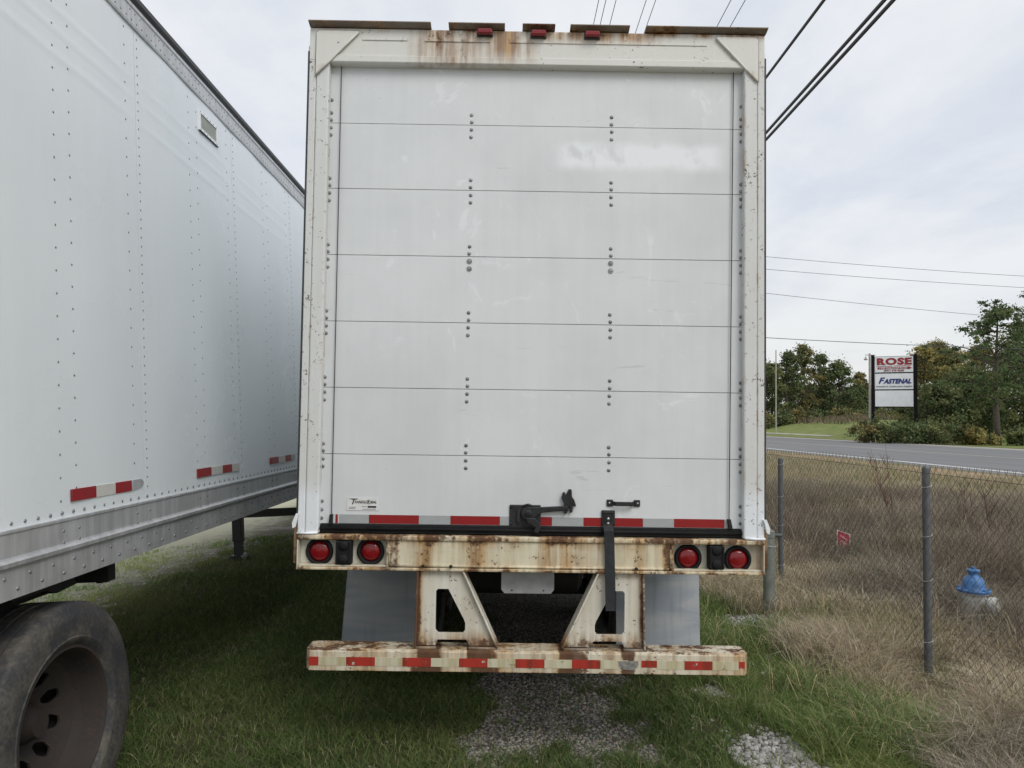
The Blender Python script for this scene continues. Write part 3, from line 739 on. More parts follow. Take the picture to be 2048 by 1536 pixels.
# marker lamps
for i, (px, py) in enumerate([(970, 68), (1077, 71), (1184, 73)]):
    x0, z0 = q(px, py)
    ml = T(MB().box(x0-0.046, x0+0.046, YF-0.012, YF+0.001, z0-0.019, z0+0.016), 'marker_light', M_DARKTRIM, bevel=0.003)
    T(MB().prism([(x0-.042, z0-.015), (x0+.042, z0-.015), (x0+.042, z0+.010), (x0+.032, z0+.014), (x0-.032, z0+.014), (x0-.042, z0+.010)], YF-0.040, YF-0.0125), 'lens', M_LENS, ml, bevel=0.006)

# ---------------- roll-up door
door = T(MB().box(XIL-0.05, XIR+0.05, YD+0.012, YD+0.035, ZSILL+0.03, 3.50), 'roll_up_door', M_DARKTRIM)
zs = [ZH+0.10]+[(atY(672, ly, YD).z+atY(1485, ry, YD).z)/2 for ly, ry in ((247, 258), (378, 388), (511, 520), (643, 653), (776, 785), (910, 917))]+[ZSILL+0.0525]
def ytop(z): return 0.0*max(0.0, (z-zs[1])/(zs[0]-zs[1]))**1.5
pv0 = [(YD+ytop(z), z) for z in np.linspace(zs[1]+0.0014, zs[0], 9)]
T(MB().prism(pv0+[(a+0.0115, z) for a, z in pv0[::-1]], XIL-0.045, XIR+0.045, 'x'), 'door_panel', M_DOOR, door)
for i in range(1, 7):
    o = T(MB().box(XIL-0.045, XIR+0.045, YD, YD+0.0115, zs[i+1]+0.0014, zs[i]-0.0014), 'door_panel', M_DOOR, door, bevel=0.0012, segs=1)
bolt_me = MB().dome((0, 0, 0), (0, -1, 0), 0.0108, 0.005, 10).build('bolt', M_BOLT, smooth=True)
bm_data = bolt_me.data; bpy.data.objects.remove(bolt_me)
bring_me = MB().lathe([(0.008, -0.003), (0.0145, -0.003), (0.0155, 0.0)], (0, 0, 0), 'y', 12).build('bolt', M_BOLT); br_data = bring_me.data; bpy.data.objects.remove(bring_me)
def bolt(x, z, data=bm_data): return inst('bolt', data, door, Vector((x, YD-0.0005+ytop(z), z))-TR)
for i in range(1, 7):
    for px in (938, 1221):
        xb = atY(px, 560, YD).x
        for k, dz_ in enumerate((0.062, 0.021, -0.023, -0.066)):
            rep = (i == 3 and k >= 2)
            bolt(xb+0.002*random.uniform(-1, 1), zs[i]+dz_+0.001*random.uniform(-1, 1)-0.004)
            if rep: bolt(xb, zs[i]+dz_-0.004, br_data)
    for s in (-1, 1):
        for dz_ in (0.062, 0.021, -0.023, -0.066): bolt(CX+s*1.172, zs[i]+dz_-0.004)
for s in (-1, 1):
    for z_ in (3.68, 1.40, 1.352, 1.305): bolt(CX+s*1.172, z_)
# lift cables with anchors
for (pt, pb) in (((683, 138), (663, 1030)), ((1467, 158), (1458, 1040))):
    x0, z0 = q(*pt, YD-0.012); x1, z1 = q(*pb, YD-0.012)
    T(MB().tube([(x0, YD-0.012, ZH+0.06), (x1, YD-0.012, z1)], 0.0028, 6), 'lift_cable', M_DARKTRIM, door)
    s = 1 if x0 > CX else -1
    T(MB().prism([(x1-.010, z1+.004), (x1+.008, z1+.006), (x1+.014+.006*s, z1-.050), (x1-.008+.006*s, z1-.052)], YD-0.022, YD-0.0008), 'cable_anchor', M_BLACK, door, bevel=0.003)
# bottom seal
T(MB().box(XIL-0.04, XIR+0.04, YD-0.014, YD+0.011, ZSILL+0.004, ZSILL+0.051), 'bottom_seal', M_RUBBER, door, bevel=0.004)
T(MB().tube([(XIL-0.04, YD-0.018, ZSILL+0.030), (XIR+0.04, YD-0.018, ZSILL+0.030)], 0.009, 8), 'seal_bulb', M_RUBBER, door, smooth=True)
# reflective strip along the foot of the door
zt0, zt1 = ZSILL+0.057, ZSILL+0.105
for (a, c, k) in [(671, 675, 'r'), (678, 737, 'w'), (738, 837, 'r'), (838, 900, 'w'), (901, 999, 'r'), (1000, 1078, 'w'), (1080, 1103, 'r'), (1104, 1166, 'w'), (1167, 1285, 'r'), (1286, 1347, 'w'), (1348, 1448, 'r'), (1449, 1457, 'w')]:
    x0 = atY(a, 1040, YD).x; x1 = atY(c+0.6, 1040, YD).x
    T(MB().box(x0, x1, YD-0.0022, YD-0.0006, zt0, zt1), 'reflective_strip', M_TRED if k == 'r' else M_TGREY, door)
# maker's plate
x0, z1 = q(694, 995, YD); x1, z0 = q(757, 1021, YD)
pl = T(MB().box(x0, x1, YD-0.003, YD-0.0006, z0, z1), 'maker_plate', M_LABEL, door)
w_ = x1-x0; h_ = z1-z0
def L(u, v, d=0.0042): return Vector((x0+u*w_, YD-d, z0+v*h_))-TR
text_mesh('T', h_*0.62, M_INK, 'lettering', door, L(0.185, 0.68), extrude=0.0004, shear=0.25, offset=0.0005, sx=1.25)
text_mesh('RANSGL', h_*0.30, M_INK, 'lettering', door, L(0.43, 0.66), extrude=0.0004, shear=0.2, offset=0.0004, width=w_*0.36)
text_mesh('BAL', h_*0.30, M_INK, 'lettering', door, L(0.845, 0.66), extrude=0.0004, shear=0.2, offset=0.0004, width=w_*0.18)
gc = (x0+0.685*w_, z0+0.67*h_)
T(MB().lathe([(h_*0.13, 0), (h_*0.17, 0), (h_*0.17, 0.0004), (h_*0.13, 0.0004)], (gc[0], YD-0.0042, gc[1]), 'y', 14, True), 'globe_mark', M_INK, door)
T(MB().prism([(gc[0]-h_*.10, gc[1]+h_*.02), (gc[0], gc[1]+h_*.10), (gc[0]+h_*.06, gc[1]+h_*.02), (gc[0]-h_*.02, gc[1]-h_*.09)], YD-0.0046, YD-0.0036), 'globe_mark', M_INK, door)
T(MB().box(x0+w_*.07, x0+w_*.36, YD-0.0042, YD-0.0032, z0+h_*.905, z0+h_*.93), 'lettering_flourish', M_INK, door)
T(MB().box(x0+w_*.66, x0+w_*.93, YD-0.0042, YD-0.0032, z0+h_*.22, z0+h_*.36), 'black_bar', M_INK, door)
for (a, c, v) in [(.07, .28, .23), (.07, .28, .13), (.47, .62, .29), (.5, .92, .09)]:
    T(MB().box(x0+w_*a, x0+w_*c, YD-0.0040, YD-0.0032, z0+h_*v, z0+h_*(v+.035)), 'small_print_line', M_SIGNGREY, door)
# pull handle
x0, z0 = q(1213, 1012, YD); x1, z1 = q(1280, 998, YD); zc = (z0+z1)/2-0.003
hl = MB(); hh_ = 0.019
hl.box(x0, x0+.036, YD-0.010, YD-0.0006, zc-hh_, zc+hh_); hl.box(x1-.036, x1, YD-0.010, YD-0.0006, zc-hh_, zc+hh_)
ha = T(hl, 'pull_handle', M_BLACK, door, bevel=0.004)
T(MB().prism([(x0+.030, YD-.009), (x0+.048, YD-.036), (x1-.048, YD-.036), (x1-.030, YD-.009), (x1-.036, YD-.004), (x1-.052, YD-.029), (x0+.052, YD-.029), (x0+.036, YD-.004)], zc-.014, zc+.010, 'z'), 'handle_grip', M_BLACK, door, bevel=0.003)
for xx in (x0+.015, x1-.015): T(MB().dome((xx, YD-0.0105, zc), (0, -1, 0), 0.006, 0.004, 8), 'handle_screw', M_STEEL, door, smooth=True)

# ---------------- latch
x0, z1 = q(1019, 1009, YD); x1, z0 = q(1081, 1056, YD)
la = T(MB().box(x0, x1, YD-0.010, YD-0.0008, z0, z1), 'latch', M_BLACK, bevel=0.005)
cx_, cz_ = q(1056, 1026, YD)
T(MB().lathe([(0.0, -0.034), (0.012, -0.036), (0.020, -0.033), (0.022, -0.029), (0.036, -0.028), (0.040, -0.022), (0.041, -0.0105)], (cx_, YD, cz_), 'y', 24), 'pivot_disc', M_BLACK, la, smooth='auto')
T(MB().lathe([(0.0, -0.040), (0.009, -0.040), (0.010, -0.033)], (cx_, YD, cz_), 'y', 6), 'pivot_nut', M_BLACK, la)
xe, ze = q(1135, 1016, YD)
T(MB().prism([(cx_-.006, cz_+.036), (cx_+.060, cz_+.036), (xe, ze+.014), (xe, ze-.010), (cx_+.075, cz_+.006), (cx_+.03, cz_-.030)], YD-0.030, YD-0.0108), 'latch_arm', M_BLACK, la, bevel=0.004)
T(MB().prism([(cx_-.014, cz_-.020), (cx_+.040, cz_-.022), (cx_+.075, cz_-.070), (cx_+.055, cz_-.105), (cx_+.030, cz_-.100), (cx_+.042, cz_-.075), (cx_-.004, cz_-.048)], YD-0.052, YD-0.036), 'latch_hook', M_BLACK, la, bevel=0.004)
T(MB().prism([(cx_-.060, cz_+.020), (cx_-.046, cz_+.022), (cx_-.042, cz_-.045), (cx_-.054, cz_-.062), (cx_-.066, cz_-.040)], YD-0.022, YD-0.0105), 'latch_spring', M_BLACK, la, bevel=0.003)
for (dx_, dz_) in ((0.010, -0.010), (0.010, -0.105), (0.150, -0.020)):
    T(MB().dome((x0+dx_, YD-0.0105, z1+dz_), (0, -1, 0), 0.008, 0.005, 8), 'latch_bolt', M_BLACK, la, smooth=True)
T(MB().tube([(cx_-.030, YD-.018, cz_+.042), (cx_, YD-.022, cz_+.050), (cx_+.026, YD-.018, cz_+.042)], 0.006, 6), 'latch_cap', M_BLACK, la)
# keeper hook at the end of the arm
kx, kz = q(1124, 985, YD)
kp = [(kx+.004, kz+.002), (kx+.014, kz+.004), (kx+.018, kz-.010), (kx+.026, kz-.004), (kx+.034, kz+.014), (kx+.036, kz+.020), (kx+.052, kz+.020), (kx+.054, kz-.020), (kx+.068, kz-.040), (kx+.078, kz-.072), (kx+.072, kz-.076), (kx+.060, kz-.062), (kx+.058, kz-.105), (kx+.046, kz-.112), (kx+.040, kz-.070), (kx+.028, kz-.112), (kx+.012, kz-.118), (kx+.010, kz-.058), (kx-.003, kz-.030)]
T(MB().prism(kp, YD-0.026, YD-0.0006), 'latch_keeper', M_BLACK, la, bevel=0.002, segs=1)
# ---------------- pull strap
sx0, sz0 = q(1216, 1020, YD)
bk = T(MB().box(sx0-.038, sx0+.038, YD-0.012, YD-0.0025, sz0-.088, sz0), 'strap_bracket', M_BLACK, bevel=0.008)
T(MB().box(sx0-.030, sx0+.030, YD-0.018, YD-0.0125, sz0-.017, sz0-.008), 'bracket_bar', M_BLACK, bk, bevel=0.002)
for dz_ in (-.048, -.074): T(MB().dome((sx0, YD-0.0125, sz0+dz_), (0, -1, 0), 0.0085, 0.005, 10), 'bracket_rivet', M_STEEL, bk, smooth=True)
sp = []; ps_ = [(1216, 1050, YD-.022), (1218, 1062, YD-.080), (1219, 1085, YF-.022), (1219.5, 1110, YF-.020), (1220, 1140, YF-.020), (1220.5, 1170, YF-.022), (1221, 1196, YF-.026), (1221.5, 1222, YF-.028)]
vs = []; fs = []
for i, (px, py, Y_) in enumerate(ps_):
    a = atY(px, py, Y_); tw = 0.004*math.sin(i*0.9); wd_ = 0.0275
    vs += [(a.x-wd_, Y_-tw, a.z), (a.x+wd_, Y_+tw, a.z), (a.x+wd_, Y_+tw+.003, a.z), (a.x-wd_, Y_-tw+.003, a.z)]
    if i:
        o_ = 4*i
        for k in range(4): fs.append((o_-4+k, o_-4+(k+1) % 4, o_+(k+1) % 4, o_+k))
fs += [(3, 2, 1, 0), (len(vs)-4, len(vs)-3, len(vs)-2, len(vs)-1)]
T(MB().add(vs, fs), 'pull_strap', M_STRAP)

# ---------------- rear sill and lamp boxes
xa = q(775, 1100)[0]; xb_ = q(1345, 1115)[0]
si = MB(); si.box(xa, xb_, YF+0.006, YF+0.10, ZB+0.018, ZSILL-0.014)
sill = T(si, 'rear_sill', M_SILL, bevel=0.010, segs=3)
T(MB().box(XL+0.001, XR-0.001, YF-0.006, YF+0.165, ZSILL-0.030, ZSILL), 'sill_top_flange', M_SILL, sill, bevel=0.010, segs=3)
T(MB().box(XL, XR, YF-0.010, YF+0.165, ZB, ZB+0.016), 'sill_bottom_flange', M_SILL, sill, bevel=0.004)
T(MB().tube([(xa+.02, YF+0.003, ZB+0.026), (xb_-.02, YF+0.003, ZB+0.026)], 0.008, 6), 'weld_bead', M_SILL, sill, smooth=True)
for s, xe_ in ((-1, xa), (1, xb_)):
    xo = CX+s*1.292
    bx0, bx1 = (xo+0.010, xe_-0.008) if s < 0 else (xe_+0.008, xo-0.010)
    T(MB().box(bx0, bx1, YF+0.052, YF+0.060, ZB+0.017, ZSILL-0.031), 'lamp_plate', M_BOX, sill)
    T(MB().box(xe_-0.007, xe_+0.007, YF-0.002, YF+0.06, ZB+0.0165, ZSILL-0.0305), 'lamp_box_wall', M_SILL, sill, bevel=0.004)
    T(MB().box(xo-s*0.001, xo-s*0.009, YF-0.003, YF+0.10, ZB+0.0165, ZSILL-0.0305), 'lamp_box_end', M_BOX, sill, bevel=0.003)
    T(MB().box(bx0, bx1, YF+0.002, YF+0.051, ZB+0.0165, ZB+0.026), 'lamp_box_ledge', M_BOX, sill, bevel=0.003)
    T(MB().tube([(xe_-s*.010, YF+0.002, ZSILL-.06), (xe_-s*.010, YF+0.002, ZB+.03)], 0.007, 6), 'weld_bead', M_SILL, sill, smooth=True)
YL = YF+0.052
for (px, py) in [(640, 1102), (742, 1102), (1375, 1115), (1474, 1118)]:
    x0, z0 = q(px, py, YL)
    tl = T(MB().lathe([(0.0745, 0.001), (0.077, -0.012), (0.071, -0.022), (0.062, -0.024), (0.056, -0.014), (0.055, 0.001)], (x0, YL, z0), 'y', 36), 'tail_light', M_RUBBER, smooth=True)
    T(MB().lathe([(0.0, -0.024), (0.02, -0.0235), (0.038, -0.020), (0.050, -0.014), (0.0555, -0.006), (0.0555, 0.0)], (x0, YL, z0), 'y', 36), 'lens', M_LENS, tl, smooth=True)
for (px, py, dx_) in [(691, 1104, 0), (1428, 1117, 0)]:
    x0, z0 = q(px, py, YL); z0 = (ZB+0.027+ZSILL-0.032)/2
    hw = 0.044; hz_ = (ZSILL-ZB-0.062)/2
    db = T(MB().box(x0-hw, x0+hw, YF-0.004, YF+0.0515, z0-hz_, z0+hz_), 'lamp_module', M_RUBBER, bevel=0.006)
    for s in (-1, 1):
        T(MB().lathe([(0.0, -0.010), (0.016, -0.009), (0.026, -0.004), (0.028, 0.0)], (x0, YF-0.004, z0+s*0.038), 'y', 14), 'module_boss', M_RUBBER, db, smooth=True)
    for s in (-1, 1): T(MB().box(x0+s*.034-.004, x0+s*.034+.004, YF-0.010, YF-0.004, z0-hz_+.01, z0+hz_-.01), 'module_rib', M_RUBBER, db)
for (px) in (846, 902, 1272):
    x0, z0 = q(px, 1132)
    T(MB().lathe([(0.0, -0.014), (0.009, -0.014), (0.010, 0.0)], (x0, YF-0.010, ZB+0.028), 'y', 6), 'sill_bolt', M_UNDER, sill)

# ---------------- bumper supports
BZ1 = 0.604; BZ0 = 0.491   # underride guard top and bottom
for s in (-1, 1):
    D = lambda a, z: (CX+s*(a-.040), z)
    out = [D(.650, ZB-.003), D(.418, ZB-.003), D(.226, BZ1+.016), D(.372, BZ1+.016), D(.392, BZ1+.048), D(.548, BZ1+.048), D(.562, BZ1+.016), D(.664, BZ1+.016)]
    hole = [D(.556, .925), D(.492, .925), D(.402, .745), D(.402, .705), D(.412, .692), D(.548, .692), D(.562, .705), D(.562, .915)]
    # plate with a window: stitched ring of quads between matching loops, both faces
    outl = [D(.655, ZB-.003), D(.418, ZB-.003), D(.318, .81), D(.226, BZ1+.016), D(.372, BZ1+.016), D(.392, BZ1+.048), D(.548, BZ1+.048), D(.562, BZ1+.016), D(.664, BZ1+.016), D(.660, .80)]
    holl = [D(.552, .928), D(.494, .928), D(.405, .762), D(.398, .742), D(.398, .706), D(.410, .690), D(.546, .690), D(.560, .704), D(.562, .72), D(.562, .916)]
    ya, yb_ = YF+0.022, YF+0.032
    vs = [(a, ya, z) for a, z in outl]+[(a, ya, z) for a, z in holl]+[(a, yb_, z) for a, z in outl]+[(a, yb_, z) for a, z in holl]
    n_ = 10; fs = []
    for k in range(n_):
        k2 = (k+1) % n_
        fs += [(k, k2, n_+k2, n_+k), (2*n_+k, 3*n_+k, 3*n_+k2, 2*n_+k2), (k, 2*n_+k, 2*n_+k2, k2), (n_+k, n_+k2, 3*n_+k2, 3*n_+k)]
    su = T(MB().add(vs, fs), 'bumper_support', M_SUPP)
    # flanges: vertical outer, diagonal inner
    T(MB().prism([D(.656, ZB-.002), D(.668, ZB-.002), D(.676, BZ1+.008), D(.665, BZ1+.008)], YF-0.004, YF+0.10), 'support_flange', M_SUPP, su, bevel=0.003)
    T(MB().prism([D(.418, ZB-.002), D(.407, ZB-.002), D(.212, BZ1+.012), D(.225, BZ1+.012)], YF-0.006, YF+0.10), 'support_flange', M_SUPP, su, bevel=0.004)
    T(MB().tube([(CX+s*(.226-.040), YF+.010, BZ1+.006), (CX+s*(.30-.040), YF+.008, BZ1+.005), (CX+s*(.378-.040), YF+.010, BZ1+.006)], 0.010, 6), 'weld_bead', M_DRIP, su, smooth=True)
    T(MB().tube([(CX+s*(.556-.040), YF+.010, BZ1+.006), (CX+s*(.61-.040), YF+.008, BZ1+.005), (CX+s*(.684-.040), YF+.010, BZ1+.006)], 0.010, 6), 'weld_bead', M_DRIP, su, smooth=True)
# ---------------- underride guard
bx0, bx1 = CX-1.204, CX+1.176
YB0, YB1 = YF-0.020, YF+0.135
bu = MB()
bu.box(bx0, bx1, YB0, YB0+0.006, BZ0, BZ1-0.012)                     # face
bumper = T(bu, 'underride_guard', M_BUMP, bevel=0.0)
tp = MB(); ln = bx1-bx0
tp.holes(bx0+0.004, bx1-0.004, 84, YB0+0.016, YB1-0.008, 4, 0.0088, lambda u, v, d: (u, v, BZ1-d), 0.008, True)
T(tp, 'perforated_top', M_BUMP, bumper)
T(MB().prism([(YB0, BZ1-0.013), (YB0+0.003, BZ1-0.005), (YB0+0.016, BZ1), (YB0+0.016, BZ1-0.006), (YB0+0.007, BZ1-0.013)], bx0, bx1, 'x'), 'rolled_edge', M_BUMP, bumper)
T(MB().box(bx0, bx1, YB1-0.008, YB1, BZ0, BZ1-0.0005), 'back_face', M_BUMP, bumper)
T(MB().box(bx0, bx1, YB0+0.0065, YB1-0.0085, BZ0, BZ0+0.006), 'under_face', M_BUMP, bumper)
for s, xe_ in ((-1, bx0), (1, bx1)):
    T(MB().prism([(xe_-s*.002, YB0+.001), (xe_+s*.020, YB0+.030), (xe_+s*.020, YB1-.01), (xe_-s*.002, YB1-.001)], BZ0+.001, BZ1-.001, 'z'), 'end_cap', M_BUMP, bumper, bevel=0.002)
zr0, zr1 = 0.517, 0.564
for (a, c, k) in [(617, 636, 'r'), (637, 690, 'w'), (692, 749, 'r'), (750, 804, 'w'), (805, 861, 'r'), (862, 917, 'w'), (918, 974, 'r'), (975, 1030, 'w'), (1031, 1088, 'r'), (1089, 1143, 'w'), (1144, 1200, 'r'), (1201, 1256, 'w'), (1283, 1313, 'r'), (1314, 1368, 'w'), (1369, 1424, 'r'), (1425, 1476, 'w'), (1478, 1493, 'r')]:
    x0 = max(bx0+.001, atY(a, 1325, YB0).x); x1 = min(bx1-.001, atY(c+.7, 1325, YB0).x)
    za, zb = (zr0, zr1) if k == 'r' else (zr0+.0004, zr1-.0004)
    if a in (1283, 1478): za += 0.010
    T(MB().box(x0, x1, YB0-0.0018, YB0-0.0004, za, zb), 'reflective_strip', M_BRED if k == 'r' else M_BCREAM, bumper)
x0 = atY(1236, 1325, YB0).x
T(MB().prism([(x0, .560), (x0+.110, .562), (x0+.112, .535), (x0+.085, .512), (x0+.02, .515), (x0+.004, .53)], YB0-0.0026, YB0-0.0020), 'scraped_patch', M_STEEL, bumper)
# ---------------- mud flaps, plate holder
YM = 5.20
for (tl_, tr_, br_, bl_) in [((699, 1100), (862, 1104), (858, 1292), (683, 1286)), ((1232, 1110), (1397, 1112), (1401, 1294), (1232, 1292))]:
    cs = [atY(*c_, YM+(0.03 if i < 2 else 0.0)) for i, c_ in enumerate((tl_, tr_, br_, bl_))]
    nu, nv = 8, 10; vs = []; fs = []
    for j in range(nv+1):
        for i in range(nu+1):
            u, v = i/nu, j/nv
            a = cs[0].lerp(cs[1], u).lerp(cs[3].lerp(cs[2], u), v); bow = 0.012*math.sin(u*math.pi)*v+0.008*math.sin(3*u+2*v)
            vs.append((a.x, a.y-bow, a.z))
    N0 = len(vs); vs += [(a, b_+.006, c_) for a, b_, c_ in vs]
    for j in range(nv):
        for i in range(nu):
            k = j*(nu+1)+i; fs += [(k, k+1, k+nu+2, k+nu+1), (N0+k, N0+k+nu+1, N0+k+nu+2, N0+k+1)]
    ed = [i for i in range(nu+1)]+[(j+1)*(nu+1)+nu for j in range(nv)]+[nv*(nu+1)+i for i in range(nu-1, -1, -1)]+[j*(nu+1) for j in range(nv-1, 0, -1)]
    for k in range(len(ed)): fs.append((ed[k], N0+ed[k], N0+ed[(k+1) % len(ed)], ed[(k+1) % len(ed)]))
    fp = T(MB().add(vs, fs), 'mud_flap', M_FLAP, smooth='auto')
    T(MB().box(cs[0].x-.01, cs[1].x+.01, YM+.04, YM+.07, cs[0].z-.03, cs[0].z+.02), 'flap_bracket', M_UNDER, fp)
x0, z1 = q(1003, 1140, YF+.10); x1, z0 = q(1108, 1188, YF+.10)
ph = T(MB().prism([(x0, ZB-.002), (x1, ZB-.002), (x1, z0+.022), (x1-.018, z0), (x0+.018, z0), (x0, z0+.022)], YF+.10, YF+.108), 'plate_holder', M_PLATE, bevel=0.002)
for u in (0.2, 0.8): T(MB().lathe([(0.0, 0), (0.005, 0), (0.005, -.001)], (x0+(x1-x0)*u, YF+.0998, z0+.018), 'y', 8), 'mounting_hole', M_INK, ph)
# ---------------- axles and wheels
def tyre_prof(r, w, rim):
    h = w/2
    return [(rim, -h*.72), (rim+.02, -h*.86), (rim+.035, -h*.97), (rim+.045, -h*.99), (rim+.05, -h*.965), ((r+rim)/2+.01, -h), (r-.055, -h*.985), (r-.05, -h*.965), (r-.022, -h*.94), (r-.005, -h*.86), (r, -h*.78),
            (r, -h*.46), (r-.010, -h*.44), (r-.010, -h*.40), (r, -h*.38), (r, -h*.06), (r-.010, -h*.04), (r-.010, h*.04), (r, h*.06),
            (r, h*.38), (r-.010, h*.40), (r-.010, h*.44), (r, h*.46), (r, h*.78), (r-.005, h*.86), (r-.022, h*.94), (r-.05, h*.965), (r-.055, h*.985), ((r+rim)/2+.01, h), (rim+.05, h*.965), (rim+.045, h*.99), (rim+.035, h*.97), (rim+.02, h*.86), (rim, h*.72)]
RT, RW, RR = 0.52, 0.275, 0.318
tyre_o = MB().lathe(tyre_prof(RT, RW, RR), (0, 0, 0), 'x', 56).build('tyre', M_TYRE, smooth='auto'); tyre_d = tyre_o.data; bpy.data.objects.remove(tyre_o)
# rim: outer barrel, dish, disc with hand holes (face towards +x)
rm_ = MB().lathe([(RR+.004, RW*.36), (RR+.012, RW*.40), (RR-.002, RW*.42), (RR-.012, RW*.36), (RR-.022, RW*.10), (RR-.040, -RW*.02), (RR-.048, -RW*.06)], (0, 0, 0), 'x', 48)
NH = 10
def rimmap(u, v, d):
    a = u; r_ = v; return ((-RW*.06-.10*(RR-.048-r_)/.14-d), r_*math.cos(a), r_*math.sin(a))
disc = MB()
for i in range(NH):
    a0 = 2*math.pi*i/NH; da = 2*math.pi/NH; r0_, r1_ = .100, RR-.048; hr = .034; rc = .190
    bnd = []; 
    for k in range(4): bnd.append((a0+da*k/4, r1_))
    for k in range(2): bnd.append((a0+da, r1_+(r0_-r1_)*k/2))
    for k in range(4): bnd.append((a0+da-da*k/4, r0_))
    for k in range(2): bnd.append((a0, r0_+(r1_-r0_)*k/2))
    angs = [math.atan2(r_-rc, (a-a0-da/2)*rc) for a, r_ in bnd]
    hol = [(a0+da/2+hr*math.cos(t)/rc, rc+hr*math.sin(t)) for t in angs]
    n_ = len(bnd); vs = [rimmap(*p_, 0) for p_ in bnd]+[rimmap(*p_, 0) for p_ in hol]+[rimmap(*p_, .012) for p_ in hol]
    fs = []
    for k in range(n_):
        k2 = (k+1) % n_; fs += [(k, k2, n_+k2, n_+k), (n_+k, n_+k2, 2*n_+k2, 2*n_+k)]
    disc.add(vs, fs)
rim_o = rm_.add(disc.v, disc.f).build('rim', M_RIM, smooth='auto'); rim_d = rim_o.data; bpy.data.objects.remove(rim_o)
hub_o = MB().lathe([(0.0, .05), (.055, .05), (.062, .03), (.085, -.02), (.100, -.12), (.100, -.20)], (0, 0, 0), 'x', 20).build('hub', M_RIM, smooth='auto'); hub_d = hub_o.data; bpy.data.objects.remove(hub_o)
back_o = MB().lathe([(0.0, -.19), (RR-.05, -.19), (RR-.03, -.10), (RR-.03, -.05)], (0, 0, 0), 'x', 24).build('brake_drum', M_UNDER); back_d = back_o.data; bpy.data.objects.remove(back_o)
nut_o = MB().lathe([(0.0, .022), (.013, .022), (.016, 0.0)], (0, 0, 0), 'x', 6).build('wheel_nut', M_RIM); nut_d = nut_o.data; bpy.data.objects.remove(nut_o)
def wheel(parent, loc, s, full=True):
    w = inst('wheel', tyre_d, parent, loc, (0, 0, 0 if s > 0 else math.pi))
    inst('rim', rim_d, w, (0, 0, 0))
    if full:
        inst('hub', hub_d, w, (-.05, 0, 0)); inst('brake_drum', back_d, w, (0, 0, 0))
        for k in range(10):
            a = 2*math.pi*(k+.5)/10; inst('wheel_nut', nut_d, w, (-.128, .125*math.cos(a), .125*math.sin(a)))
    return w
for Yax in (YF+1.98, YF+3.22):
    T(MB().tube([(CX-1.05, Yax, RT), (CX+1.05, Yax, RT)], 0.065, 12), 'axle', M_UNDER, smooth='auto')
    for s in (-1, 1):
        wheel(tr, Vector((CX+s*1.125, Yax, RT-.01))-TR, s, True); wheel(tr, Vector((CX+s*0.80, Yax, RT-.01))-TR, -s, False)
        T(MB().prism([(Yax-.35, .86), (Yax-.15, .66), (Yax+.15, .66), (Yax+.35, .86), (Yax+.1, .82), (Yax-.1, .82)], CX+s*.50, CX+s*.60, 'x'), 'suspension_hanger', M_UNDER)
for Yt in (YF+1.35, YF+2.62):
    T(MB().tube([(CX-.42, Yt, .74), (CX-.38, Yt, .74), (CX+.38, Yt, .74), (CX+.42, Yt, .74)], [.06, .13, .13, .06], 16), 'air_tank', M_UNDER, smooth='auto')
for s in (-1, 1):
    T(MB().box(CX+s*.70-.06, CX+s*.70+.06, YF+8.6, YF+8.72, .12, 1.05), 'landing_leg', M_UNDER)
    T(MB().box(CX+s*.70-.12, CX+s*.70+.12, YF+8.55, YF+8.78, -.01, .12), 'landing_foot', M_UNDER)

# ================================================================== the riveted trailer on the left, leaning slightly
PHI = R(3.4); LROOT = Vector((-3.155, 0, 0)); LROT = (0, -PHI, 0); HWL = 1.29
LM = Matrix.Rotation(-PHI, 3, 'Y')
lt = empty('riveted_trailer', LROOT, 'long white trailer with riveted side panels and rusty wheel at the left', 'trailer', rot=LROT)
def LTp(px, py, lx=HWL):
    d = ray(px, py); nrm = LM @ Vector((1, 0, 0)); p0 = LROOT+LM @ Vector((lx, 0, 0)); O_ = Vector((0, 0, CAMH))
    t = nrm.dot(p0-O_)/nrm.dot(d); return LM.transposed() @ (O_+d*t-LROOT)
ZR0, ZR1 = 1.06, LTp(300, 999).z          # bottom rail lower / upper edge
ZP1 = LTp(400, 199).z                      # lower edge of the top rail
ZS1 = LTp(400, 162).z                      # upper edge of silver band
ZD1 = ZS1+0.075
Y0L, Y1L = 0.2, 13.2
lt_core = MB().box(-HWL+.01, HWL-.012, Y0L+.02, Y1L, ZR0+.10, ZD1-.02).build('trailer_body', M_DARKTRIM, lt)
MB().box(-HWL-.004, -HWL+.008, Y0L, Y1L, ZR1, ZP1).build('far_side_wall', M_SIDE, lt)
MB().box(-HWL+.02, HWL-.03, Y0L, Y1L, ZD1-.018, ZD1+.01).build('roof', M_ALU, lt)
MB().box(-HWL, HWL-.011, Y1L+.002, Y1L+.03, ZR0, ZD1).build('front_wall', M_SIDE, lt)
MB().box(-HWL, HWL-.011, Y0L-.03, Y0L-.002, ZR0, ZD1).build('rear_door', M_SIDE, lt)
seams = [LTp(289, 960).y]; pitch = (LTp(591, 860).y-seams[0])/2
seams = [seams[0]+pitch*k for k in range(-3, 7)]
seams = [s_ for s_ in seams if s_ < Y1L]
edges = [Y0L]+[s_ for s_ in seams if s_ > Y0L+.2]+[Y1L]
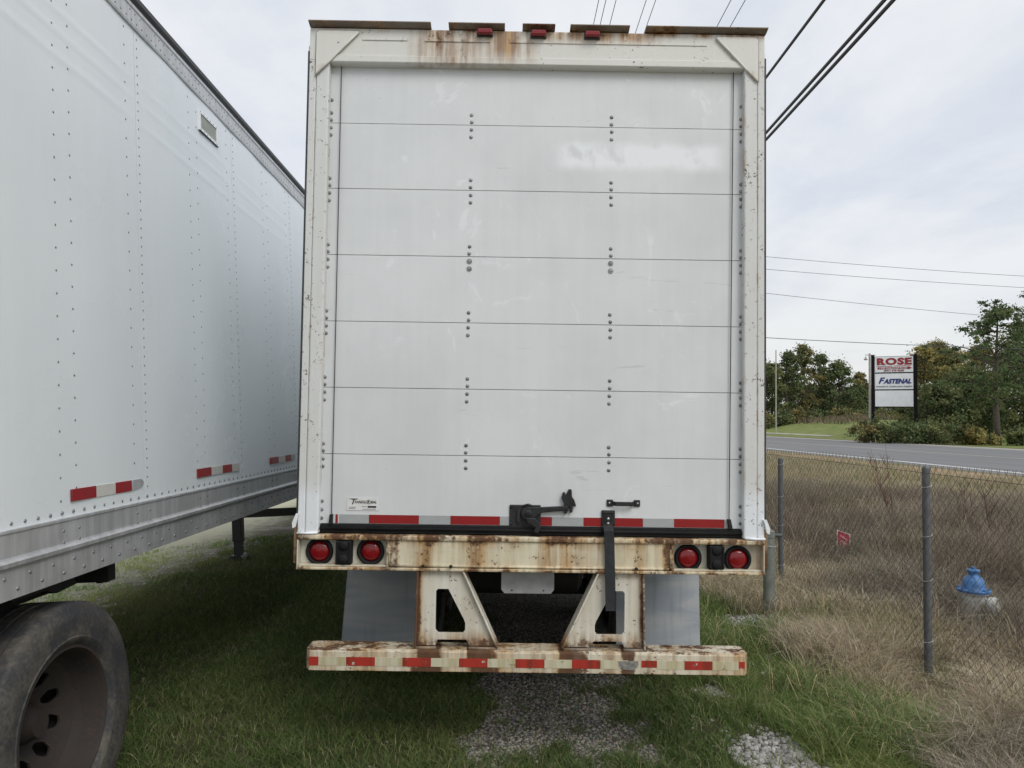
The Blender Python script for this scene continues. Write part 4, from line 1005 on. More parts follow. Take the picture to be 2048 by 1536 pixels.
def crease(yv, zv):
    w = vnoise(yv, zv*0+3, 1.1, 3, 21); out = 0
    for zc, a, wd2 in ((ZP1-.30, .0035, .010), (ZP1-.40, .0030, .009), (ZP1-.52, .0030, .014)):
        out = out+a*(0.2+1.6*w)*np.exp(-((zv-zc-0.05*(vnoise(yv, 0*yv+zc, .7, 2, 22)-.5))/wd2)**2)
    return out+0.010*(vnoise(yv, zv, 0.8, 2, 23)-.5)
pi_ = 0
for a, c in zip(edges[:-1], edges[1:]):
    ny, nz = 16, 150
    ys = np.linspace(a+.0022, c-.0022, ny); zz_ = np.linspace(ZR1-.01, ZP1+.01, nz); YY, ZZ = np.meshgrid(ys, zz_)
    un = np.clip(np.minimum(YY-a, c-YY)/0.2, 0, 1)
    bul = 0.005*np.sin(np.pi*np.clip((YY-a)/(c-a), 0, 1)*2)**2
    XX = HWL+(crease(YY, ZZ)*un+bul)*0.8
    V = np.stack([XX.ravel(), YY.ravel(), ZZ.ravel()], 1).tolist(); F = []
    for j in range(nz-1):
        for i in range(ny-1): k = j*ny+i; F.append((k, k+1, k+ny+1, k+ny))
    n0 = len(V); ring = list(range(ny))+[j*ny+ny-1 for j in range(1, nz)]+[(nz-1)*ny+i for i in range(ny-2, -1, -1)]+[j*ny for j in range(nz-2, 0, -1)]
    V += [(HWL-.010, V[r_][1], V[r_][2]) for r_ in ring]
    for k in range(len(ring)): k2 = (k+1) % len(ring); F.append((ring[k], n0+k, n0+k2, ring[k2]))
    pn = MB().add(V, F).build('side_panel', M_SIDE, lt, smooth='auto', fix=False)
    rv = MB(); xr = HWL+.0025
    colsY = [(a+.030, .0505, 0), (c-.105, .102, .03), (a+(c-a)*.5-.03, .102, 0), (a+(c-a)*.5+.085, .102, .05)]
    for yy, st_, off in colsY:
        if yy < 2.2: continue
        z_ = ZR1+.075+off
        while z_ < ZP1-.03:
            xb2 = float(HWL+(crease(np.array(yy), np.array(z_))*min(1, min(yy-a, c-yy)/.2)+0.005*math.sin(math.pi*(yy-a)/(c-a)*2)**2)*.8)
            rv.dome((xb2-.0005, yy, z_), (1, 0, 0), .0062, .0035, 6); z_ += st_
    yy = a+.02
    while yy < c-.01:
        if yy > 2.2: rv.dome((xr, yy, ZR1+.022), (1, 0, 0), .0085, .005, 7)
        yy += .082
    if rv.v:
        o = rv.build('panel_rivets', M_RIVET, pn, smooth=True); o['kind'] = 'stuff'
# bottom rail with ridge and bolt rows
hR = ZR1-ZR0; zrd = ZR0+hR*0.52
prof = [(HWL-.06, ZR0), (HWL+.008, ZR0), (HWL+.010, zrd-.030), (HWL+.012, zrd-.022), (HWL+.026, zrd-.012), (HWL+.028, zrd+.004), (HWL+.014, zrd+.014), (HWL+.010, zrd+.022), (HWL+.010, ZR1-.018), (HWL+.016, ZR1-.012), (HWL+.016, ZR1-.002), (HWL+.006, ZR1), (HWL-.06, ZR1)]
br = MB().prism(prof, Y0L, Y1L, 'y').build('bottom_rail', M_ALU, lt)
rb = MB(); yy = 2.3
while yy < 9:
    rb.dome((HWL+.0085, yy, ZR0+.035), (1, 0, 0), .0092, .005, 7); rb.dome((HWL+.0085, yy+.075, ZR0+.085), (1, 0, 0), .0092, .005, 7)
    yy += .15
yy = edges[1] if len(edges) > 1 else 2.5
for s_ in edges:
    for dy_ in (-.10, .03, (pitch)*.5-.03, pitch*.5+.085):
        for z_ in (ZR1-.055, ZR1-.105):
            if 2.2 < s_+dy_ < 9: rb.dome((HWL+.010, s_+dy_, z_), (1, 0, 0), .008, .004, 6)
rb.build('rail_bolts', M_RIVET, br, smooth=True)['kind'] = 'stuff'
MB().box(-HWL, -HWL+.06, Y0L, Y1L, ZR0, ZR1-.002).build('far_bottom_rail', M_ALU, lt)
# top rail: silver band with rivets, dark rolled edge above
prof = [(HWL-.05, ZP1), (HWL+.010, ZP1), (HWL+.014, ZP1+.012), (HWL+.010, ZP1+.02), (HWL+.010, ZS1-.030), (HWL+.016, ZS1-.024), (HWL+.016, ZS1-.004), (HWL+.010, ZS1), (HWL-.05, ZS1)]
trl = MB().prism(prof, Y0L, Y1L, 'y').build('top_rail', M_ALU, lt)
MB().prism([(HWL-.05, ZS1+.001), (HWL+.014, ZS1+.001), (HWL+.030, ZS1+.020), (HWL+.030, ZD1-.03), (HWL+.012, ZD1-.006), (HWL-.05, ZD1)], Y0L, Y1L, 'y').build('roof_edge', M_DARKTRIM, lt, bevel=0.003)
rt = MB(); yy = 2.3
while yy < 9:
    rt.dome((HWL+.0095, yy, ZP1+.035), (1, 0, 0), .0065, .0035, 6); rt.dome((HWL+.0095, yy+.04, ZP1+.085), (1, 0, 0), .006, .0035, 6) if int(yy*12) % 3 else None
    yy += .055
rt.build('rail_rivets', M_RIVET, trl, smooth=True)['kind'] = 'stuff'
# conspicuity strips
for (pa, pb, segs_) in [((140, 990), (286, 968), 'rwrt'), ((393, 946), (477, 934), 'rwrw'), ((539, 921), (590, 915), 'rwrt')]:
    A = LTp(*pa); B = LTp(*pb); n_ = 4; ln_ = (B.y-A.y); cuts = [0, .30, .56, .80, 1.0]
    zc = (A.z+B.z)/2
    for k, ch in enumerate(segs_):
        ya, yb_ = A.y+ln_*cuts[k], A.y+ln_*cuts[k+1]-.0015; hgt = .027
        m_ = {'r': M_TRED, 'w': M_TWHITE, 't': M_ALU}[ch]
        xs_ = HWL+.0085
        if ch == 't':
            MB().prism([(ya+.005, zc-hgt), (yb_-.02, zc-hgt*.5), (yb_, zc+hgt*.3), (yb_-.03, zc+hgt), (ya+.012, zc+hgt)], xs_-.004, xs_-.001, 'x').build('torn_tape_residue', M_ALU, lt)
        else: MB().box(xs_-.006, xs_, ya, yb_, zc-hgt, zc+hgt).build('reflective_strip', m_, lt)
# vent window
A = LTp(395, 218); B = LTp(433, 298)
ya, yb_ = A.y, B.y; za, zb = LTp(395, 258).z, LTp(396, 219).z
vt = MB()
for (y0_, y1_, z0_, z1_) in [(ya, yb_, za, za+.022), (ya, yb_, zb-.018, zb), (ya, ya+.022, za+.0222, zb-.0182), (yb_-.018, yb_, za+.0222, zb-.0182)]: vt.box(HWL-.002, HWL+.012, y0_, y1_, z0_, z1_)
ve = vt.build('vent', M_FRESH, lt)
MB().box(HWL-.002, HWL+.0065, ya+.0225, yb_-.0185, za+.0225, zb-.0185).build('vent_cover', plain('vent cover plastic', (0.30, 0.31, 0.27), 0.6, 0, .15, 20), ve)
rv = MB()
for k in range(6):
    rv.dome((HWL+.0118, ya+.02+(yb_-ya-.04)*k/5, za+.011), (1, 0, 0), .005, .003, 6); rv.dome((HWL+.0118, ya+.02+(yb_-ya-.04)*k/5, zb-.009), (1, 0, 0), .005, .003, 6)
rv.build('vent_rivets', M_RIVET, ve)['kind'] = 'stuff'
MB().prism([(HWL-.001, za-.004), (HWL+.016, za-.004), (HWL+.016, za-.001), (HWL-.001, za-.001)], ya-.004, yb_+.004, 'y').build('vent_shadow_lip', M_DARKTRIM, ve)
# wheels (tandem, the front axle shows), hangers
ZW = 0.428; YW = 3.262
for Yax in (YW, YW-1.25):
    MB().tube([(-1.05, Yax, ZW), (1.05, Yax, ZW)], 0.065, 12).build('axle', M_UNDER, lt, smooth='auto')
    for s in (-1, 1):
        wheel(lt, (s*1.145, Yax, ZW), s, True); wheel(lt, (s*0.79, Yax, ZW), -s, False)
for s in (-1, 1):
    MB().box(s*.52-.06, s*.52+.06, 1.0, 4.6, .80, 1.055).build('slider_rail', M_UNDER, lt)
    MB().prism([(YW+.42, 1.05), (YW+.72, 1.05), (YW+.66, .80), (YW+.60, .62), (YW+.50, .62)], s*.47, s*.60, 'x').build('suspension_hanger', M_UNDER, lt)
MB().box(-1.15, 1.15, YW+.55, YW+.62, .93, 1.055).build('slider_crossmember', M_UNDER, lt)
MB().tube([(.95, YW+.64, 1.05), (1.0, YW+.64, .98), (1.06, YW+.62, .92), (1.12, YW+.60, .93)], .012, 6).build('safety_chain', M_UNDER, lt)
MB().prism([(YW-.16, 1.055), (YW+.30, 1.055), (YW+.36, .965), (YW+.20, .955), (YW+.12, .985), (YW-.10, .985)], 1.02, 1.10, 'x').build('mud_guard_bracket', M_UNDER, lt)
for k in range(14): MB().box(-HWL+.05, HWL-.065, .9+k*.86, .96+k*.86, ZR0+.004, ZR0+.098).build('crossmember', M_UNDER, lt)
# landing gear
YG = 10.35
def lgz(X_): return -0.06*max(0.0, -(X_+1.9))
for lx in (-.62, .62):
    lg = MB().box(lx-.065, lx+.065, YG-.065, YG+.065, .16, 1.05).build('landing_leg', M_BLACK, lt, bevel=.006)
    MB().box(lx-.05, lx+.05, YG-.05, YG+.05, -.10, .159).build('leg_ram', M_BLACK, lg)
    MB().prism([(lx-.17, -.13), (lx+.17, -.13), (lx+.12, -.10), (lx+.07, -.02), (lx-.07, -.02), (lx-.12, -.10)], YG-.13, YG+.13, 'y').build('sand_shoe', M_BLACK, lg)
    MB().box(lx-.09, lx+.09, YG-.09, YG+.09, .62, .78).build('gear_box', M_BLACK, lg)
MB().box(-.553, .553, YG-.03, YG+.03, .49, .60).build('landing_cross_shaft', M_BLACK, lt)
MB().tube([(.60, YG, .70), (1.18, YG-.02, .72), (1.25, YG-.02, .60)], .014, 6).build('crank_handle', M_BLACK, lt)
MB().prism([(-.20, 1.05), (-.08, 1.05), (.55, .66), (.55, .58)], YG+.10, YG+.14, 'y').build('landing_brace', M_BLACK, lt)
for lx in (-.62, .62): MB().prism([(YG+.06, .55), (YG+.06, .62), (YG+1.0, 1.05), (YG+1.08, 1.05)], lx-.03, lx+.03, 'x').build('leg_brace', M_BLACK, lt)

# ================================================================== chain link fence
FX = 3.07; fz = lambda yv: 0.03
fence = empty('chain_link_fence', (FX, 4, 0), 'grey chain link fence with round posts right of the trailer', 'fence')
FO = Vector((FX, 4, 0))
wr = MB(); w_ = 0.036; k = 0; yv = 2.6
NZ = 42
while yv < 13.0:
    z0 = fz(yv)-0.02; pts = []
    sag = 0.012*math.sin(yv*2.1)
    for j in range(NZ+1):
        off = (j % 2) if k % 2 == 0 else ((j+1) % 2)
        pts.append((FX-0.03+0.0022*(1 if off else -1)+0.01*math.sin(j*.17+yv*.8), yv+off*w_, z0+sag*(j/NZ)+j*0.0372))
    lx_, ly_, lz_ = pts[-1]; pts.append((lx_, ly_+(w_*.25 if (NZ % 2 == k % 2) else -w_*.25)*1.2, lz_+.034))
    wr.tube(pts, 0.00145, 3, caps=False); yv += w_; k += 1
wr.build('wire_mesh', M_WIRE, fence, org=FO, fix=False)['kind'] = 'stuff'
for zt in (0.04, 1.50): MB().tube([(FX-.033, yv_, fz(yv_)+zt) for yv_ in np.arange(2.6, 13.1, .5)], 0.0022, 5).build('tension_wire', M_WIRE, fence, org=FO)
for yp, hp in ((2.55, 1.54), (5.325, 1.545), (8.17, 1.47), (11.0, 1.5)):
    lean = 0.012
    po = MB().tube([(FX+.012, yp, fz(yp)-.15), (FX+.012-lean*.5, yp, fz(yp)+hp-.012)], .028, 20).build('post', M_GALV, fence, org=FO, smooth='auto')
    MB().lathe([(0.0, .006), (.018, .002), (.029, -.012), (.029, -.035)], (FX+.006, yp, fz(yp)+hp), 'z', 20).build('post_cap', M_GALV, po, org=FO, smooth='auto')
    for zt in (.28, .72, 1.04, 1.40):
        pts = [(FX+.010+.034*math.cos(a), yp+.034*math.sin(a), fz(yp)+zt+.010*math.cos(a)) for a in np.linspace(0, 2*math.pi, 15)]
        MB().tube(pts, .0022, 5).build('tie_wire', M_TIE, po, org=FO)
# ================================================================== bollard
bp = atZ(1538, 1236); bgz = g1(bp.x, bp.y)
bo = empty('pipe_bollard', (bp.x, bp.y, bgz), 'short grey green pipe post beside the trailer corner', 'bollard')
BO = bo.location.copy()
MB().tube([(bp.x, bp.y, bgz-.2), (bp.x, bp.y, bgz+.80)], .054, 22).build('pipe', M_BOLLARD, bo, org=BO, smooth='auto')
MB().lathe([(0.0, .815), (.030, .815), (.056, .80), (.058, .74), (.054, .735)], (bp.x, bp.y, bgz), 'z', 22).build('cap', M_BOLLARD, bo, org=BO, smooth='auto')
MB().tube([(bp.x+.04, bp.y-.01, bgz+.765), (bp.x+.115, bp.y-.03, bgz+.765)], .016, 10).build('side_bolt', M_GALV, bo, org=BO, smooth='auto')
pts = [(bp.x+.058*math.cos(a), bp.y+.058*math.sin(a), bgz+.66+.006*math.sin(2*a)) for a in np.linspace(0, 2*math.pi, 17)]
MB().tube(pts, .003, 5).build('wire_loop', M_TIE, bo, org=BO)
# ================================================================== hydrant
hp_ = atZ(1948, 1272, 0.05); hz0 = g1(hp_.x, hp_.y)
hy = empty('fire_hydrant', (hp_.x, hp_.y, hz0), 'white fire hydrant with blue bonnet standing in the dry weeds', 'hydrant')
HO = hy.location.copy(); hx_, hy_ = hp_.x, hp_.y
ztop = atY(1945, 1134, hy_).z; zfl = atY(1945, 1181, hy_).z
s_ = (ztop-zfl)/0.245
def H(mb, n, m, **k): return mb.build(n, m, hy, org=HO, **k)
H(MB().lathe([(.090, -.2), (.090, zfl-hz0-.13), (.096, zfl-hz0-.10), (.098, zfl-hz0-.06), (.093, zfl-hz0-.045), (.096, zfl-hz0-.022), (.118, zfl-hz0-.020), (.118, zfl-hz0-.010)], (hx_, hy_, hz0), 'z', 32), 'barrel', M_HWHITE, smooth='auto')
bn = H(MB().lathe([(r_*.84, h_*s_) for r_, h_ in [(.02, 0-.012), (.152, -.012), (.156, -.004), (.156, .012), (.150, .018), (.118, .020), (.113, .028), (.108, .060), (.097, .105), (.078, .140), (.052, .158), (.046, .165), (.046, .188), (.060, .196), (.062, .212), (.056, .220), (.032, .222), (.022, .222), (.020, .246), (0.0, .248)]], (hx_, hy_, zfl), 'z', 36), 'bonnet', M_HBLUE, smooth='auto')
for k in range(8):
    a = 2*math.pi*(k+.3)/8; H(MB().lathe([(0.0, .030), (.012, .030), (.014, .018)], (hx_+.115*math.cos(a), hy_+.115*math.sin(a), zfl), 'z', 6), 'flange_bolt', M_HBLUE)
nd = Vector((0.60, -0.80, 0)).normalized()
def noz(d, rr, ln_, zo, nm):
    o_ = Vector((hx_, hy_, zfl+zo)); mb = MB()
    mb.tube([o_+d*.06, o_+d*(ln_-.05), o_+d*(ln_-.048), o_+d*(ln_-.002), o_+d*ln_], [rr*.80, rr*.80, rr*1.08, rr*1.08, rr*.9], 24)
    nz = H(mb, nm, M_HWHITE, smooth='auto')
    MB().tube([o_+d*(ln_-.001), o_+d*(ln_+.03)], [.024, .020], 5).build('nozzle_nut', M_HWHITE, nz, org=HO)
noz(nd, .070, .175, -.105, 'pumper_nozzle')
# ================================================================== small red marker sign, litter
mp = atZ(1688, 1135); mz = g1(mp.x, mp.y); mp_c = atY(1687, 1083, mp.y)
mk = empty('marker_sign', (mp.x, mp.y, mz), 'small red and white marker sign on a stake in the weeds', 'sign')
MO = mk.location.copy(); yaw = R(12); ux, uy = math.cos(yaw), math.sin(yaw)
def quad(cx0, cy0, cz0, hw, hz_, th, off=0):
    vs = []
    for d in (0, th):
        for (a, c_) in ((-1, -1), (1, -1), (1, 1), (-1, 1)): vs.append((cx0+ux*hw*a+uy*(d+off), cy0+uy*hw*a-ux*(d+off), cz0+hz_*c_-.030*a))
    return MB().add(vs, [(0, 1, 2, 3), (7, 6, 5, 4), (0, 4, 5, 1), (1, 5, 6, 2), (2, 6, 7, 3), (3, 7, 4, 0)])
hw_, hh2 = .100, .105
mp_c.z += .02
quad(mp_c.x, mp.y, mp_c.z, hw_, hh2, .004).build('sign_board', M_LITTER, mk, org=MO)
quad(mp_c.x, mp.y, mp_c.z, hw_-.012, hh2-.010, .002, .005).build('red_face', M_FLAGRED, mk, org=MO)
for k, zo in enumerate((.030, -.034)):
    quad(mp_c.x, mp.y, mp_c.z+zo, hw_*.52, .010, .001, .008).build('pale_mark', plain('marker pale ink', (0.55, 0.30, 0.33), .6), mk, org=MO)
MB().tube([(mp_c.x, mp.y+.004, mz-.1), (mp_c.x, mp.y+.004, mp_c.z+.06)], .006, 6).build('stake', M_WEED, mk, org=MO)
def litter(px, py, sz, label, Z=.12):
    a = atZ(px, py, Z); vs = []; fs = []; n_ = 5
    for j in range(n_):
        for i in range(n_): vs.append((a.x+(i-2)*sz*.25+random.uniform(-1, 1)*sz*.06, a.y+(j-2)*sz*.3, a.z+random.uniform(-.25, .3)*sz))
    for j in range(n_-1):
        for i in range(n_-1): k_ = j*n_+i; fs.append((k_, k_+1, k_+n_+1, k_+n_))
    N0 = len(vs); vs += [(p_[0], p_[1]+.002, p_[2]-.004) for p_ in vs]; fs += [tuple(N0+i for i in f_[::-1]) for f_ in fs]
    tag(MB().add(vs, fs).build('paper_litter', M_LITTER), label, 'litter')
litter(1958, 1074, .20, 'crumpled white paper lying in weeds above the hydrant', .25)
litter(1735, 1087, .07, 'tiny white scrap in weeds left of the near fence post', .22)

# ================================================================== dead weeds
def weed(px, py_base, py_top, Y_, n_st, spread, label, r0=.006, lean=0.0, red=False):
    a = atY(px, py_base, Y_); zb_ = g1(a.x, Y_); top = atY(px, py_top, Y_).z; h = top-zb_
    mb = MB(); rs = random.Random(int(px))
    for i in range(n_st):
        an = rs.random()*6.283; sp_ = spread*rs.uniform(.15, 1.0); hh3 = h*rs.uniform(.55, 1.0)
        pts = []; 
        for k_ in range(5):
            t = k_/4; pts.append((a.x+math.cos(an)*sp_*t**1.4+lean*t*h+rs.uniform(-1, 1)*.012, Y_+math.sin(an)*sp_*t**1.4, zb_-.03+hh3*t))
        mb.tube(pts, [r0, r0*.8, r0*.62, r0*.45, r0*.2], 4, caps=False)
        for bq in range(5):
            k_ = rs.choice((2, 3, 3)); p0 = Vector(pts[k_]); a2 = rs.random()*6.283; l2 = h*rs.uniform(.08, .2)
            mb.tube([p0, p0+Vector((math.cos(a2)*l2*.4, math.sin(a2)*l2*.4, l2*.6)), p0+Vector((math.cos(a2)*l2*.7, math.sin(a2)*l2*.7, l2*1.1))], [r0*.45, r0*.35, r0*.15], 3, caps=False)
            for tw_ in range(3):
                p1 = p0+Vector((math.cos(a2)*l2*.4, math.sin(a2)*l2*.4, l2*.6)); a3 = rs.random()*6.283; l3 = l2*.45
                mb.tube([p1, p1+Vector((math.cos(a3)*l3*.5, math.sin(a3)*l3*.5, l3))], [r0*.3, r0*.12], 3, caps=False)
    tag(mb.build('dead_weed', plain('reddish weed', (0.16, 0.085, 0.06), .9, 0, .3, 6) if red else M_WEED, fix=False), label, 'weed', 'dead weeds beyond the fence')
weed(1792, 1080, 876, 12.0, 5, .30, 'tall leaning reddish dead weed in front of the road below the pylon sign', .008, -.14, True)
weed(1820, 1165, 1062, 8.7, 16, .30, 'dark bushy dead weed just left of the near fence post', .004)
weed(1922, 1090, 918, 11.0, 4, .22, 'tall dead weed right of the near post with tip against the road', .007, .05)
weed(1990, 1110, 925, 10.0, 4, .20, 'tall dead weed above the hydrant with tip against the road', .007, -.08)
weed(1625, 1090, 985, 11.5, 12, .35, 'brown bushy dead weed between the two fence posts behind the red marker', .005)
weed(1700, 1075, 968, 12.5, 12, .4, 'grey brown dead weed above the red marker sign', .005)

# ================================================================== utility poles and lines
def pole(name, x, y, h, label, arm, r=.15, m=M_WOOD, armdir=(1, 0)):
    z0 = g1(x, y); e = empty(name, (x, y, z0), label, 'pole')
    o_ = e.location.copy()
    MB().tube([(x, y, z0-.5), (x, y, z0+h)], [r, r*.72], 14).build('shaft', m, e, org=o_, smooth='auto')
    for (za, a0, a1) in arm:
        MB().tube([(x+armdir[0]*a0, y+armdir[1]*a0, z0+za), (x+armdir[0]*a1, y+armdir[1]*a1, z0+za)], .06, 4).build('crossarm', m, e, org=o_)
    return e
PX, PY = 3.15, 32.0
pole('utility_pole', PX, PY, 10.6, 'wooden utility pole hidden behind the trailer carrying the overhead lines', [(9.75, -1.7, 1.4), (9.2, -1.0, 1.0)])
pole('utility_pole', PX, -24.0, 10.6, 'wooden utility pole behind the camera carrying the overhead lines', [(9.75, -1.7, 1.4)])
pole('utility_pole', 36.5, 41.0, 10.6, 'wooden utility pole across the road right of the view', [(9.9, -.9, .9)], armdir=(0, 1))
def line(x, Zp, r, label, m=M_THIN, sag=.12):
    pts = [(x, yv_, CAMH+Zp-sag*(1-((yv_-4)/28.0)**2)) for yv_ in np.linspace(-24, 32, 25)]
    tag(MB().tube(pts, r, 6).build('overhead_wire', m, smooth=True), label, 'wire', 'overhead lines along the fence')
names = ['leftmost', 'second from left', 'third from left', 'fourth from left', 'fifth from left']
for (dx_, dyp), nm in zip(((157.5, 797), (170.5, 796), (189, 795), (243, 790), (260, 789)), names):
    line(dx_/dyp*8.0, 8.0, .007, f'{nm} of the five thin wires above the trailer roof')
for (dx_, dyp), nm in zip(((398, 791), (425, 793)), ('left', 'right')):
    line(dx_/dyp*8.0, 8.0, .008, f'{nm} one of the pair of thin wires over the right end of the roof')
for ratio, Zp, nm in ((1.392, 4.62, 'uppermost'), (1.170, 3.87, 'middle'), (1.143, 3.76, 'lowest')):
    line(Zp/ratio, Zp, .019, f'{nm} of the three thick black cables right of the trailer', M_CABLE, .05)
for (pa, pb, r_, nm) in [((1530, 505), (2048, 545), .010, 'highest'), ((1530, 530), (2048, 568), .010, 'second highest'), ((1530, 578), (1945, 620), .010, 'third highest'), ((1530, 667), (1930, 685), .016, 'lowest')]:
    # both ends on the poles: height from the sight line at each pole
    sl = (pb[1]-pa[1])/(pb[0]-pa[0])
    def at_pole(X_, Y_):
        pxx = 1015+FPX*X_/Y_; return atY(pxx, pa[1]+sl*(pxx-pa[0]), Y_)
    A = at_pole(PX, PY); B = at_pole(36.5, 41.0); pts = []
    for t in np.linspace(0, 1, 21):
        p_ = A.lerp(B, t); pts.append((p_.x, p_.y, p_.z-.25*4*t*(1-t)))
    tag(MB().tube(pts, r_, 6).build('crossing_wire', M_THIN, smooth=True), f'{nm} of the thin wires crossing the sky towards the road', 'wire', 'wires crossing over the road')
# tall slim far pole and the yard light pole
fp = Vector((atY(1552, 845, 160).x, 160, 0))
e = pole('light_pole', fp.x, fp.y, atY(1551, 700, 160).z-g1(fp.x, 160), 'tall slim pale pole standing in the field left of the trees', [], .16, M_PALEPOLE)
yp_ = atY(1740, 830, 118); z0 = g1(yp_.x, 118); ht = atY(1741, 707, 118).z-z0
yl = pole('yard_light_pole', yp_.x, 118, ht, 'pale yard light pole with two lamp arms behind the pylon sign', [(ht-.25, -.75, .95)], .22, M_PALEPOLE)
for a_ in (-.65, .85):
    o_ = yl.location.copy()
    MB().lathe([(.0, .45), (.10, .40), (.14, .15), (.30, .0), (.26, -.12), (0, -.2)], (yp_.x+a_, 118, z0+ht-.95), 'z', 12).build('lamp_head', M_PALEPOLE, yl, org=o_, smooth='auto')
# ================================================================== pylon sign
SY = 93.0; sc_ = atY(1788, 770, SY); sg0 = g1(sc_.x, SY)
sgn = empty('pylon_sign', (sc_.x, SY, sg0), 'tall black framed roadside sign with white panels reading ROSE and FASTENAL', 'sign', rot=(0, 0, R(-28)))
zt_ = atY(1788, 713, SY).z-sg0; zb_ = atY(1788, 813, SY).z-sg0; W = 72*SY/FPX*1.0/ 1.0
Wd = 69*math.hypot(SY, sc_.x)/FPX*0.885
hw_ = Wd/2
def sp3(u0, u1, v0, v1): return -hw_+Wd*u0, -hw_+Wd*u1, zb_+(zt_-zb_)*v0, zb_+(zt_-zb_)*v1
for s in (-1, 1): MB().box(s*(hw_+.02), s*(hw_+.42), -.10, .42, -.5, zt_+.25).build('sign_post', M_SIGNBLK, sgn)
MB().box(-hw_, hw_, .0, .38, zb_-.10, zt_+.05).build('sign_cabinet', M_SIGNBLK, sgn)
for (v0, v1) in ((.685, 1.0), (.345, .660), (.0, .320)):
    a0_, a1_, c0_, c1_ = sp3(.01, .99, v0, v1); MB().box(a0_, a1_, -.06, -.004, c0_, c1_).build('sign_panel', M_SIGNWHT, sgn)
H_ = zt_-zb_
def stext(s, v, size, m, width, **k): return text_mesh(s, size, m, 'lettering', sgn, (k.pop('ox', 0), -.09, zb_+H_*v), extrude=.012, width=width, **k)
rose = stext('ROSE', .895, H_*.178, M_SIGNRED, Wd*.90, offset=.055, spacing=1.1)
# slab feet of the heavy lettering
for (u, wv) in ((.085, .20), (.755, .20)):
    for v in (.845, .943):
        a0_ = -hw_+Wd*u; MB().box(a0_, a0_+Wd*wv*.62, -.103, -.079, zb_+H_*(v-.006), zb_+H_*(v+.006)).build('lettering_slab', M_SIGNRED, sgn)
MB().box(-hw_+Wd*.05, -hw_+Wd*.46, -.10, -.08, zb_+H_*.803, zb_+H_*.811).build('sign_rule', M_SIGNRED, sgn)
MB().box(-hw_+Wd*.50, -hw_+Wd*.93, -.10, -.08, zb_+H_*.806, zb_+H_*.820).build('sign_rule', plain('pale red', (.5, .25, .25), .5), sgn)
ar = MB().prism([(-hw_+Wd*.08, zb_+H_*.748), (-hw_+Wd*.87, zb_+H_*.748), (-hw_+Wd*.87, zb_+H_*.738), (-hw_+Wd*.96, zb_+H_*.768), (-hw_+Wd*.87, zb_+H_*.798), (-hw_+Wd*.87, zb_+H_*.788), (-hw_+Wd*.08, zb_+H_*.788)], -.10, -.075).build('arrow', M_SIGNRED, sgn)
text_mesh('1230 Industrial Road', H_*.04, M_SIGNWHT, 'lettering', sgn, (-Wd*.03, -.112, zb_+H_*.768), extrude=.006, width=Wd*.70, offset=.004)
stext('(901) 475-9600', .715, H_*.05, M_SIGNRED, Wd*.52, offset=.006)
stext('F', .515, H_*.165, M_SIGNBLUE, Wd*.17, shear=.30, offset=.03, ox=-Wd*.345)
stext('ASTENAL', .500, H_*.125, M_SIGNBLUE, Wd*.72, shear=.30, offset=.04, ox=Wd*.085)
stext('Industrial & Construction Supplies', .402, H_*.045, M_SIGNGREY, Wd*.92, offset=.003)

# ================================================================== trees and shrubs
def leaves(cent, crad, nleaf, lsz, cols, wts, flat=1.0, shape=None):
    n = len(cent); per = max(1, nleaf//n)
    c = np.repeat(cent, per, 0); rr = np.repeat(crad, per)
    d = RNG.normal(size=(len(c), 3)); d /= np.linalg.norm(d, axis=1, keepdims=True)
    rad = rr*np.abs(RNG.normal(0, .62, len(c)))
    p = c+d*rad[:, None]*np.array([1, 1, flat])
    a = RNG.normal(size=p.shape); a /= np.linalg.norm(a, axis=1, keepdims=True)
    b2 = np.cross(a, RNG.normal(size=p.shape)); b2 /= np.linalg.norm(b2, axis=1, keepdims=True)
    s = lsz*(0.6+0.8*RNG.random(len(p)))[:, None]
    V = np.stack([p-a*s*.5, p+b2*s*.32, p+a*s*.6, p-b2*s*.32], 1)
    tone = np.repeat(pal(n, np.array(cols)*1.6, wts), per, 0)*(0.72+0.56*RNG.random((len(p), 1)))
    return V, np.repeat(tone[:, None], 4, 1)
def crown_obj(name, V, C, parent, org):
    n = len(V); v = V.reshape(-1, 3)-np.array(org)
    return npmesh(name, v, np.arange(n*4), np.full(n, 4), M_LEAF, dict(Col=C.reshape(-1, 3)), parent=parent)
GRN = [(0.075, 0.098, 0.042), (0.100, 0.122, 0.052), (0.135, 0.145, 0.062), (0.056, 0.072, 0.034)]
